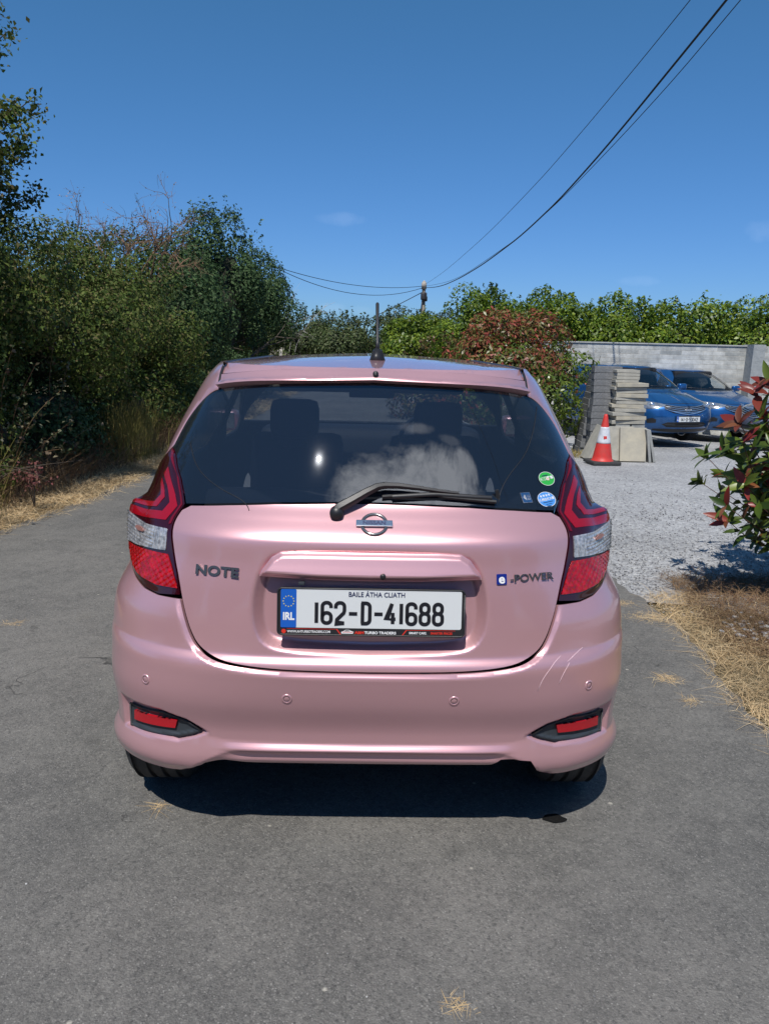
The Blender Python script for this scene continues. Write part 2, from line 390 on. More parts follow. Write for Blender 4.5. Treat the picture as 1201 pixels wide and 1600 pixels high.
def panel(name, outline, mat, parent, holes=(), step=.012, disp=None, thick=.012, rim=None, mirror=False, push=0, solid=False, off=OFF):
    V, F = tri_domain(outline, holes, step)
    d = np.full(len(V), float(push))
    if disp is not None: d = d+disp(V[:, 0], V[:, 1])
    P = to3d(V[:, 0], V[:, 1], d)
    # winding: outwards
    a = P[F[:, 0]]; nrm = np.cross(P[F[:, 1]]-a, P[F[:, 2]]-a); ref = normal_of(V[F[:, 0], 0], V[F[:, 0], 1])
    fl = (nrm*ref).sum(1) < 0; F = F.copy(); F[fl] = F[fl][:, ::-1]
    if mirror:
        Q = P*np.array([-1, 1, 1]); n = len(P); F = np.vstack([F, F[:, ::-1]+n]); P = np.vstack([P, Q])
    # exact shading normals from the displaced surface itself
    nf = len(F)//(2 if mirror else 1); V0 = V
    def at_(u, z):
        q = np.full(len(u), float(push))
        if disp is not None: q = q+disp(u, z)
        return to3d(u, z, q)
    e_ = .0035; uu, zz = V0[:, 0], V0[:, 1]
    nn = np.cross(at_(uu+e_, zz)-at_(uu-e_, zz), at_(uu, zz+e_)-at_(uu, zz-e_)); nn /= np.linalg.norm(nn, axis=1, keepdims=True)+1e-12
    if mirror: nn = np.vstack([nn, nn*np.array([-1, 1, 1])])
    if not (thick and solid):
        allV, allF, allN = [P], F.tolist(), [nn]
        if thick:
            ec = {}
            for f in F[:nf]:
                for i in range(3):
                    a_, b_ = int(f[i]), int(f[(i+1) % 3]); k = (min(a_, b_), max(a_, b_)); ec[k] = None if k in ec else (a_, b_)
            bd = [q for q in ec.values() if q]
            idx = sorted({i for q in bd for i in q}); mp = {i: k for k, i in enumerate(idx)}; top = P[idx]; low = to3d(V0[idx, 0], V0[idx, 1], d[idx]-thick); n0 = len(idx)
            Fs = [(mp[b_], mp[a_], mp[a_]+n0, mp[b_]+n0) for a_, b_ in bd]; Vs = np.vstack([top, low]); en = np.zeros((n0, 3))
            for q in Fs:
                g_ = np.cross(Vs[q[1]]-Vs[q[0]], Vs[q[3]]-Vs[q[0]]); g_ /= np.linalg.norm(g_)+1e-12; en[q[0]] += g_; en[q[1]] += g_
            en /= np.linalg.norm(en, axis=1, keepdims=True)+1e-12; en = np.vstack([en, en])
            base = len(P); allV.append(Vs); allN.append(en); allF += [tuple(i+base for i in q) for q in Fs]
            if mirror: b2 = base+2*n0; allV.append(Vs*np.array([-1, 1, 1])); allN.append(en*np.array([-1, 1, 1])); allF += [tuple(i+b2 for i in q[::-1]) for q in Fs]
        o = mesh_obj(name, np.vstack(allV), allF, mat, parent, True, off)
        o.data.normals_split_custom_set_from_vertices([tuple(q) for q in np.vstack(allN)])
        return o
    o = mesh_obj(name, P, F, mat, parent, True, off)
    o.data.normals_split_custom_set_from_vertices([tuple(q) for q in nn])
    o.data.materials.append(rim or MT['interior'])
    s = o.modifiers.new('thickness', 'SOLIDIFY'); s.thickness = thick; s.offset = -1; s.material_offset = 1; s.material_offset_rim = 1; s.use_even_offset = False
    return o
def mirror_poly(half):
    """half outline from the centre top round to the centre bottom (u >= 0)"""
    h = [tuple(p) for p in half]; return np.array(h+[(-u, z) for u, z in h[::-1]])
def ux(x, z): return float(u_of_x(abs(x), z)[0])*(1 if x >= 0 else -1)
def uy(y, z):
    i = int(np.clip(round((z-ZT[0])/.003), 0, len(ZT)-1)); return float(np.interp(y, YT[i, 200:401], UT[200:401]))
def ufx(x, z):
    i = int(np.clip(round((z-ZT[0])/.003), 0, len(ZT)-1)); a = XT[i, 400:601]; u = UT[400:601]
    v = float(np.interp(-abs(x), -a, u)); return v
def arch(yc, zc, r, a0, a1, n=22): return [(uy(yc+r*math.cos(R(a)), zc+r*math.sin(R(a))), zc+r*math.sin(R(a))) for a in np.linspace(a0, a1, n)]
# ---- measured outlines, (u, z) of the right half ----
LAMP_IN = [(.658, 1.0586), (.6101, .9977), (.6280, .9725), (.6350, .9527), (.6325, .9274), (.626, .9023), (.605, .8514), (.5754, .8032), (.5489, .747)]
LAMP = [(.795, 1.1362), (.737, 1.1194)]+LAMP_IN+[(.6293, .7446), (.6975, .752), (.766, .7694), (.85, .800), (.93, .826), (.955, .87), (.955, .9373), (.935, .9689), (.925, .9972), (.915, 1.0487), (.8688, 1.0947)]
CH1 = [(.7408, 1.0792), (.6768, 1.0274), (.637, .9889), (.6647, .9504), (.935, .925), (.935, .9425), (.694, .967), (.6754, .9914), (.7146, 1.0301), (.7622, 1.0585)]
CH2 = [(.7706, 1.0449), (.7382, 1.027), (.7084, .9997), (.7343, .972), (.9055, .9517), (.9302, .9591), (.7593, .9818), (.7364, 1.0014), (.7673, 1.0306)]
STRIP = [(.7908, 1.1331), (.7618, 1.128), (.68, 1.0669), (.625, .9957), (.6450, .961), (.6480, .943), (.6390, .9458), (.6352, .965), (.618, .9950), (.668, 1.0600)]
CLEAR = [(.972, .8957), (.972, .925), (.9, .9295), (.7686, .9270), (.648, .9316), (.640, .8705), (.7318, .8627), (.90, .8423), (.965, .845)]
LOWER = [(.935, .832), (.84, .845), (.7301, .8560), (.6296, .8610), (.603, .8277), (.5631, .7708), (.641, .7680), (.7178, .7780), (.79, .797), (.88, .822)]
HATCH = [(.6101, .9977), (.6280, .9725), (.6350, .9527), (.6325, .9274), (.626, .9023), (.605, .8514), (.5754, .8032), (.5489, .747), (.521, .6903), (.502, .6507), (.4772, .613), (.4363, .5862), (.3694, .5707), (.254, .5614), (.12, .5585), (0, .5575)]
GTOP = [(0, 1.3729), (.188, 1.3682), (.4246, 1.358), (.6014, 1.3357), (.672, 1.3081), (.728, 1.2632), (.772, 1.2121), (.795, 1.1400)]
FOG = [(.758, .368), (.768, .294), (.568, .308), (.5195, .3235), (.492, .336), (.5347, .3635), (.6023, .3790)]
REDR = [(.737, .353), (.742, .322), (.576, .334), (.566, .361)]
RECESS = [(0, .600), (.255, .606), (.325, .632), (.350, .70), (.345, .80), (.315, .875), (.27, .905), (0, .91)]   # (x, z)
SEAM_TOP = [(0, 1.415), (.30, 1.408), (.515, 1.384)]
wing_top = mono([0, .27, .40, .475, .56, .74, .90, 1.1], [.309, .3116, .3135, .323, .2985, .288, .280, .278])
wing_low = mono([0, .27, .40, .50, .58, .75, .95, 1.1], [.290, .290, .284, .245, .208, .205, .212, .215])
HATCH = [tuple(p) for p in chaikin(np.array(HATCH), 2, False)]; HATCH[-1] = (0., .5575)
GTOP_RAW = GTOP; GTOP = [tuple(p) for p in chaikin(np.array(GTOP), 2, False)]
LAMP = LAMP[:3]+[p for p in HATCH if p[1] > .7475]+LAMP[11:]
HATCH_FULL = None
def x_of(u, z): return surf(u, z)[0]
def bumper_disp(u, z):
    a = np.abs(u); t = wing_top(a); l = wing_low(a)
    amp = .016+.022*sst(a, .42, .62)*(1-sst(a, .98, 1.1))
    k = np.clip((t-z)/(t-l), 0, 1); k = .85*k+.15*k*k*(3-2*k)
    d = amp*k
    d -= np.clip(l-z, 0, .2)*(.35+.3*sst(a, .4, .6))
    # centre: shadow groove and slim lip panel below the ledge
    c = 1-sst(a, .36, .46)
    d -= c*.010*sst(-z, -.288, -.283); d += c*.014*sst(-z, -.276, -.250)
    # the bumper swells out round the tailgate
    P = np.stack([u, z], 1); hd = poly_dist(P, HATCH_FULL)
    d += .011*sst(hd, .0, .018)*(1-sst(z, .68, .78))*sst(z, .30, .48)
    d += .006*np.exp(-((z-.66)/.08)**2)*sst(a, .58, .70)*(1-sst(a, .86, 1.0))
    # pocket round the reflector
    fp = np.array(FOG_BIG); Pa = np.stack([a, z], 1); s = sdf(Pa, fp)
    d -= .018*sst(-s, -.003, .012)
    # parking sensors sit in faint dimples
    return d
FOG_BIG = [(.790, .396), (.802, .284), (.565, .297), (.510, .315), (.465, .334), (.53, .376), (.61, .398)]
def gate_disp(u, z):
    x = x_of(u, z); ax = np.abs(x); P = np.stack([ax, z], 1); half = np.array([tuple(q) for q in chaikin(np.array(RECESS), 2, False)]+[(-.1, .91), (-.1, .600)])
    s = sdf(P, half)
    d = -.034*sst(-s, -.004, .034)
    
    return d
def text_mesh(body, size, align='CENTER', bold=0, ext=0, sx=1.0, spacing=1.0):
    cu = bpy.data.curves.new('txt', 'FONT'); cu.body = body; cu.size = size; cu.align_x = align; cu.align_y = 'CENTER'; cu.offset = bold; cu.extrude = ext; cu.space_character = spacing; cu.resolution_u = 5
    ob = bpy.data.objects.new('txt', cu); me = bpy.data.meshes.new_from_object(ob)
    v = np.array([tuple(q.co) for q in me.vertices]).reshape(-1, 3); f = [tuple(p.vertices) for p in me.polygons]
    bpy.data.objects.remove(ob); bpy.data.meshes.remove(me); bpy.data.curves.remove(cu)
    v[:, 0] *= sx; return v, f
def stamp(name, v, f, origin, ex, ez, mat, parent, lift=.0, off=OFF):
    """flat art (v.x -> ex, v.y -> ez, v.z -> outward)"""
    ex = Vector(ex).normalized(); ez = Vector(ez).normalized(); n = ex.cross(ez)
    o = Vector(origin)
    P = [o+ex*float(a)+ez*float(b)+n*(float(c)+lift) for a, b, c in v]
    return mesh_obj(name, P, f, mat, parent, False, off)
def disc(rx, ry, n=48, z=0):
    return [(rx*math.cos(2*math.pi*k/n), ry*math.sin(2*math.pi*k/n), z) for k in range(n)], [tuple(range(n))]
def star(cx, cy, r, z=0, n=5):
    v = []
    for k in range(2*n):
        q = math.pi/2+math.pi*k/n; rr = r if k % 2 == 0 else r*.42; v.append((cx+rr*math.cos(q), cy+rr*math.sin(q), z))
    return v, [tuple(range(2*n))]
def rect(x0, y0, x1, y1, z=0, r=0, n=5):
    if not r: return [(x0, y0, z), (x1, y0, z), (x1, y1, z), (x0, y1, z)], [(0, 1, 2, 3)]
    v = []
    for cx, cy, a in ((x1-r, y1-r, 0), (x0+r, y1-r, 90), (x0+r, y0+r, 180), (x1-r, y0+r, 270)):
        for k in range(n+1): q = R(a+90*k/n); v.append((cx+r*math.cos(q), cy+r*math.sin(q), z))
    return v, [tuple(range(len(v)))]
def wheel(parent, x, y, rad=.305, w=.20, side=1):
    h = w/2; prof = [(rad*.66, -h*.85), (rad*.80, -h*1.0), (rad*.93, -h*.98), (rad*.985, -h*.80)]
    for g in (-.55, -.18, .18, .55):
        prof += [(rad, (g-.07)*h*1.25), (rad-.010, (g-.055)*h*1.25), (rad-.010, (g+.055)*h*1.25), (rad, (g+.07)*h*1.25)]
    prof += [(rad*.985, h*.80), (rad*.93, h*.98), (rad*.80, h*1.0), (rad*.66, h*.85)]
    c = (x, y, GZ+rad)
    e = bpy.data.objects.new('wheel', None); COL.objects.link(e); e.parent = parent
    t = MB().lathe(prof, c, 'x', 72); 
    # sipes across the tread
    for k in range(60):
        q = 2*math.pi*k/60
        for gx in (-.78, .78, 0, .36, -.36):
            p = Vector((x+gx*h, y+math.cos(q)*(rad+.0005), GZ+rad+math.sin(q)*(rad+.0005)))
    o = t.build('tyre', MT['rubber'], e, True, OFF); smooth_by_angle(o, 30)
    s = side; m = MB(); m.lathe([(.02, s*h*.55), (.05, s*h*.62), (.055, s*h*.5)], c, 'x', 20); m.lathe([(rad*.60, s*h*.2), (rad*.62, s*h*.82), (rad*.67, s*h*.86), (rad*.67, -s*h*.8), (rad*.6, -s*h*.8), (rad*.6, s*h*.2)], c, 'x', 40)
    for k in range(5):
        q = 2*math.pi*k/5+.3; r = Matrix.Rotation(q, 3, 'X')
        m.box(Vector(c)+Vector((s*h*.6, 0, 0))+r @ Vector((0, 0, rad*.33)), (.02, .045, rad*.58), r, .004)
    m.build('rim', MT['alloy'], e, False, OFF)
    MB().lathe([(.01, 0), (rad*.58, 0), (rad*.58, s*.02), (.01, s*.02)], c, 'x', 32).build('brake_disc', MT['dark_plastic'], e, False, OFF)
    return e
def car_common(root, pt, driver_side=1):
    """shell, glazing and wheels shared by all hatchbacks; the rear panels come separately"""
    S = lambda pts: [tuple(p) for p in pts]
    z0 = .20
    side_win_r = chaikin([(uy(1.00, 1.02), 1.015), (uy(1.76, 1.0), .995), (uy(1.74, 1.35), 1.362), (uy(1.25, 1.35), 1.356), (uy(1.02, 1.15), 1.16)], 1)
    side_win_f = chaikin([(uy(1.85, 1.0), .992), (uy(2.62, 1.0), .985), (uy(2.25, 1.35), 1.345), (uy(1.83, 1.35), 1.362)], 1)
    q_win = chaikin([(uy(.72, 1.04), 1.03), (uy(.93, 1.03), 1.02), (uy(.97, 1.2), 1.19)], 1)
    wheel_r = arch(.545, .255, .352, 108, 0, 20); wheel_f = arch(3.10, .255, .352, 180, 0, 24)
    rear = [(ux(.517, 1.42), 1.42), (ux(.517, 1.38), 1.38)]+[(u+.003, z+.004) for u, z in GTOP if u >= .6]+[(.8750, 1.0967), (.921, 1.0507), (.931, .9972), (.941, .9689), (.961, .9373), (.961, .87), (.936, .823), (.958, .782), (.992, .70), (1.016, .62)]
    wind_u = [(3, .985), (ufx(.55, .99), .992), (ufx(.70, 1.0), 1.003), (uy(2.83, 1.03)+.03, 1.03), (ufx(.60, 1.25), 1.25), (ufx(.50, 1.36), 1.365), (3, 1.382)]
    body = rear+wheel_r+[(uy(.885, z0), z0), (uy(2.73, z0), z0)]+wheel_f+[(uy(3.5, .2), .20), (2.7, .19), (3, .19)]+wind_u[:1]+wind_u[1:]+[(3, 1.42)]
    panel('body', body, pt, root, [side_win_r, side_win_f, q_win], .026, None, .014, mirror=True, solid=True)
    for s in (1, -1):
        for w_ in (side_win_r, side_win_f, q_win):
            q = np.array(w_)*[s, 1]
            panel('side_window', q, MT['glass'] if w_ is side_win_f else MT['privacy'], root, (), .04, None, 0, push=-.004)
    ws = np.array(wind_u+[(6-u, z) for u, z in wind_u[::-1]][1:-1]) if False else None
    V, F = tri_domain(wind_u, (), .03); P = to3d(V[:, 0], V[:, 1], -.004); Q = P*[-1, 1, 1]
    mesh_obj('windscreen', np.vstack([P, Q]), np.vstack([F, F[:, ::-1]+len(P)]), MT['glass'], root, True, OFF)
    for x in (.712, -.712):
        s = 1 if x > 0 else -1
        wheel(root, x, .545, side=s); wheel(root, x, 3.10, side=s)
    # door shut lines and handles
    for s in (1, -1):
        for y, z0_, z1_ in ((.98, .62, .97), (1.80, .30, .98), (2.86, .32, .94)):
            pts = [tuple(to3d(np.array([s*uy(y+(.20*(.75-z)**1 if y < 1 else (.10*(z-.6) if y > 2 else 0)), z)]), np.array([z]), .0005)[0]) for z in np.linspace(z0_, z1_, 16)]
            MB().tube(pts, .0035, 5).build('door_gap', MT['interior'], root, True, OFF)
        for y in (1.08, 1.95):
            q = [tuple(to3d(np.array([s*uy(yy, .885)]), np.array([.885]), .022 if 0 < k < 3 else .002)[0]) for k, yy in enumerate((y, y+.03, y+.15, y+.18))]
            MB().tube(q, .011, 8).build('door_handle', pt, root, True, OFF)
    # door mirrors
    for s in (1, -1):
        m = MB(); m.box((s*.90, 2.62, 1.02), (.19, .10, .13), None, .035); o = m.build('door_mirror', pt, root, True, OFF)
        m = MB(); m.box((s*.90, 2.568, 1.02), (.15, .006, .095), None, .002); m.build('mirror_glass', MT['chrome'], o, False, OFF)
    # floor and inner wheel housings
    m = MB(); m.box((0, 1.95, .20), (1.40, 3.5, .03)); m.box((0, .62, .46), (1.20, .5, .30)); m.box((0, 3.35, .50), (1.15, .8, .4))
    m.build('underbody', MT['interior'], root, False, OFF)
    m = MB(); m.tube([(.70, .52, .25), (-.70, .52, .25)], .035, 10); m.box((.38, .30, .27), (.34, .20, .14), None, .05); m.tube([(.50, .25, .25), (.52, .13, .235)], .026, 12); m.build('exhaust_and_axle', pm('dull_exhaust_metal', (.10, .095, .09), .55, .6) if 'exh' not in MT else MT['exh'], root, True, OFF)
    # seats
    for s in (1, -1):
        m = MB(); m.box((s*.37-(.05 if s > 0 else 0), 2.0, .56), (.48, .52, .16), None, .05); m.box((s*.37-(.05 if s > 0 else 0), 1.70, .80), (.46, .12, .52), Matrix.Rotation(R(-14), 3, 'X'), .055); o = m.build('front_seat', MT['seat'], root, True, OFF)
        m = MB(); m.box((s*.37-(.05 if s > 0 else 0), 1.615, 1.135), (.235, .10, .19), Matrix.Rotation(R(-10), 3, 'X'), .048); m.box((s*.37-(.05 if s > 0 else 0), 1.63, 1.03), (.12, .02, .08)); m.build('headrest', MT['seat'], o, True, OFF)
    m = MB(); m.box((0, 1.0, .60), (1.25, .5, .16), None, .05); m.box((0, .74, .78), (1.25, .14, .36), Matrix.Rotation(R(-12), 3, 'X'), .05); m.build('rear_bench', MT['seat'], root, True, OFF)
    m = MB(); m.box((0, 2.72, .86), (1.36, .34, .26), None, .07); m.build('dashboard', MT['interior'], root, True, OFF)
    m = MB(); m.lathe([(.175, 0), (.19, .012), (.175, .024), (.163, .012), (.175, 0)], (0, 0, 0), 'y', 32); m.box((0, .012, 0), (.30, .02, .05)); m.box((0, .012, -.07), (.05, .02, .16))
    rr = Matrix.Rotation(R(-22), 3, 'X'); m.v = [tuple(rr @ Vector(v)+Vector((driver_side*.35, 2.42, .93))) for v in m.v]; m.build('steering_wheel', MT['black_plastic'], root, True, OFF)
    m = MB(); m.box((0, 2.18, 1.235), (.25, .03, .065), None, .012); m.build('interior_mirror', MT['black_plastic'], root, True, OFF)
    # roof: leftover strip plus crowned cap
    uu = np.linspace(-3, 3, 241); X, Y = surf(uu, np.full(241, 1.42)); C = np.clip(Y, .95, 1.75)
    rows = 16; V = []; F = []
    for i in range(rows+1):
        r = 1-i/rows
        V += [(r*x, c+r*(y-c), 1.42+.030*(1-r**1.35)) for x, y, c in zip(X, Y, C)]
    for i in range(rows):
        for k in range(240):
            a = i*241+k; F.append((a, a+1, a+242, a+241))
    le = [(ux(.515, 1.42), 1.42)]+[(ux(x, z)+.0, z+.002) for x, z in SEAM_TOP[::-1]]
    half = le; ol = np.array(half+[(-u, z) for u, z in half[::-1][1:]]); ol = ol[np.argsort(np.arange(len(ol)))]
    top = [(u, 1.4199) for u in np.linspace(-ux(.515, 1.42), ux(.515, 1.42), 40)]
    Vd, Fd = tri_domain(np.array(top[1:-1]+ol.tolist()), (), .012); P = to3d(Vd[:, 0], Vd[:, 1], 0)
    a = P[Fd[:, 0]]; nr = np.cross(P[Fd[:, 1]]-a, P[Fd[:, 2]]-a); fl = nr[:, 2] < 0; Fd = Fd.copy(); Fd[fl] = Fd[fl][:, ::-1]
    n = len(V); V = V+P.tolist(); F = F+[tuple(q+n) for q in Fd]
    o = mesh_obj('roof', V, F, MT['pink_roof'] if pt is MT['pink'] else pt, root, True, OFF)
    bm = bmesh.new(); bm.from_mesh(o.data); bmesh.ops.remove_doubles(bm, verts=bm.verts[:], dist=.001); bmesh.ops.recalc_face_normals(bm, faces=bm.faces[:]); bm.to_mesh(o.data); bm.free()
    m = MB(); m.box((0, 1.45, 1.385), (1.0, 1.5, .012)); m.box((0, 2.20, 1.305), (1.02, .10, .15), None, .03); m.build('headliner', MT['interior'], root, False, OFF)
    # roof ditch mouldings
    def roof_z(x, y):
        i = np.argmin([abs(c) for c in (0,)]); r_lo, r_hi = 0, 1
        return None
    for s in (1, -1):
        pts = [tuple(to3d(np.array([s*ux(.517, z)]), np.array([z]), .005)[0]) for z in (1.342, 1.355, 1.37, 1.385, 1.40, 1.412)]
        for t in np.linspace(0, 1, 30):
            y = .62+t*1.30; x = .515-.010*t
            # find the cap height by ratio to the rim on that ray
            k = np.argmin(np.abs(Y-y)+np.where(X > 0, 0, 9)+np.where(np.abs(uu) > 2.6, 9, 0)); r = min(1, x/X[k]); pts.append((s*x, y, 1.42+.030*(1-r**1.35)-.0005))
        MB().tube(pts, .0045, 6).build('roof_moulding', MT['black_plastic'], root, True, OFF)
def plate_art(pl, org, ex, ez, county, number, sponsor=False, W=.520, Hh=.111, lift=.0):
    """pl: the plate part that carries the lettering; org = centre of the plate"""
    def put(nm, vf, mat, l, dx=0, dz=0):
        v, f = vf; v = [(a+dx, b+dz, c) for a, b, c in v]; return stamp(nm, v, f, org, ex, ez, mat, pl, lift+l)
    put('white_field', rect(-W/2, -Hh/2, W/2, Hh/2, 0, .006), MT['white'], .0010)
    put('euro_band', rect(-W/2, -Hh/2, -W/2+.045, Hh/2, 0, .004), MT['euro'], .0016)
    put('country_code', text_mesh('IRL', .030, bold=.0012, sx=.82), MT['text_white'], .0022, -W/2+.0225, -.024)
    sv = []; sf = []
    for k in range(12):
        q = 2*math.pi*k/12; v, f = star(.0155*math.cos(q), .0155*math.sin(q), .0028); b = len(sv); sv += v; sf += [tuple(i+b for i in p) for p in f]
    put('star_ring', (sv, sf), MT['star'], .0022, -W/2+.0225, .021)
    if county: put('county_name', text_mesh(county, .0195, bold=.0003, sx=.92), MT['navy'], .0022, .015, .0425)
    put('registration_number', reg_text(number), MT['text_black'], .0022, .022, -.0115)
    return put
GLY = {}
def reg_text(s, h=.070, w=.0355, t=.0105, gap=.0135):
    """narrow plate lettering drawn with strokes"""
    def arcpts(cx, cy, rx, ry, a0, a1, n=8): return [(cx+rx*math.cos(R(a)), cy+ry*math.sin(R(a))) for a in np.linspace(a0, a1, n)]
    H, W = h-t, w-t; r = W*.45
    def rr(x0, y0, x1, y1, q=r): return [(x0+q, y1)]+[(x1-q, y1)]+arcpts(x1-q, y1-q, q, q, 90, 0)+arcpts(x1-q, y0+q, q, q, 0, -90)+arcpts(x0+q, y0+q, q, q, -90, -180)+arcpts(x0+q, y1-q, q, q, 180, 90)
    G = {'1': ([[(W/2, 0), (W/2, H)]], .5), 
         '6': ([[(W, H*.74)]+arcpts(W-r, H-r, r, r, 0, 90)+arcpts(r, H-r, r, r, 90, 180)+[(0, r)]+arcpts(r, r, r, r, 180, 270)+arcpts(W-r, r, r, r, 270, 360)+[(W, H*.50-r)]+arcpts(W-r, H*.50-r, r, r, 0, 90)+arcpts(r, H*.5-r*1.2, r, r*1.2, 90, 180)], 1),
         '2': ([[(0, H*.72)]+arcpts(r, H-r, r, r, 180, 90)+arcpts(W-r, H-r, r, r, 90, 0)+[(W, H*.62), (W*.92, H*.5), (W*.12, H*.16), (0, 0), (W, 0)]], 1),
         '-': ([[(W*.02, H*.47), (W*.98, H*.47)]], .85),
         'D': ([[(W*.16, 0), (W*.16, H)], [(0, H), (W-r, H)]+arcpts(W-r, H-r, r, r, 90, 0)+arcpts(W-r, r, r, r, 0, -90)+[(0, 0)]], 1),
         '4': ([[(W*.72, 0), (W*.72, H*.55)], [(W*.62, H), (0, H*.24), (W*1.05, H*.24)]], 1.05),
         '8': ([rr(0, 0, W, H*.53), rr(W*.04, H*.53, W*.96, H)], 1),
         '5': ([[(W, H), (W*.08, H), (W*.05, H*.55), (W*.3, H*.6)]+arcpts(W-r, H*.6-r, r, r, 90, 0)+arcpts(W-r, r, r, r, 0, -90)+arcpts(r, r, r, r, -90, -180)], 1),
         '3': ([[(0, H*.8)]+arcpts(r, H-r, r, r, 180, 90)+arcpts(W-r, H-r, r, r, 90, 0)+arcpts(W-r, H*.55+r*.8, r, r*.8, 0, -90)+[(W*.4, H*.54)], [(W*.4, H*.54)]+arcpts(W-r, H*.54-r, r, r, 90, 0)+arcpts(W-r, r, r, r, 0, -90)+arcpts(r, r, r, r, -90, -180)+[(0, H*.2)]], 1),
         '0': ([rr(0, 0, W, H)], 1)}
    V = []; F = []; x = 0
    for ch in s:
        strokes, wf = G[ch]
        xo = x-(W*.39 if ch == '1' else 0)
        if ch == '-': xo = x-.001
        zoff = 0
        for k_, st in enumerate(strokes):
            st = [Vector((a+xo, b, zoff)) for a, b in st]; zoff += .00015
            q = [st[0]]
            for p in st[1:]:
                if (p-q[-1]).length > 1e-5: q.append(p)
            n = len(q); cl = (q[0]-q[-1]).length < 1e-4 and n > 3
            for i in range(n):
                if cl: d = (q[(i+1) % (n-1)]-q[(i-1) % (n-1)]) if i < n-1 else (q[1]-q[n-2])
                else: d = q[min(i+1, n-1)]-q[max(i-1, 0)]
                if d.length < 1e-7: d = Vector((1, 0, 0))
                d.z = 0; nn = Vector((-d.y, d.x, 0)).normalized()*t/2
                # widen the mitre at sharp corners
                if 0 < i < n-1:
                    a_ = (q[i]-q[i-1]); b_ = (q[i+1]-q[i]); a_.z = b_.z = 0; c_ = a_.normalized().dot(b_.normalized()); nn *= 1/max(.55, math.sqrt(max(0, (1+c_)/2)))
                V += [q[i]+nn, q[i]-nn]
                if i: b = len(V)-4; F.append((b, b+1, b+3, b+2))
        x += (W*wf+gap) if ch != '1' else (W*.22+gap*1.05)
    wdt = x-gap; V = [(v.x-wdt/2, v.y-H/2, v.z) for v in V]
    return V, F

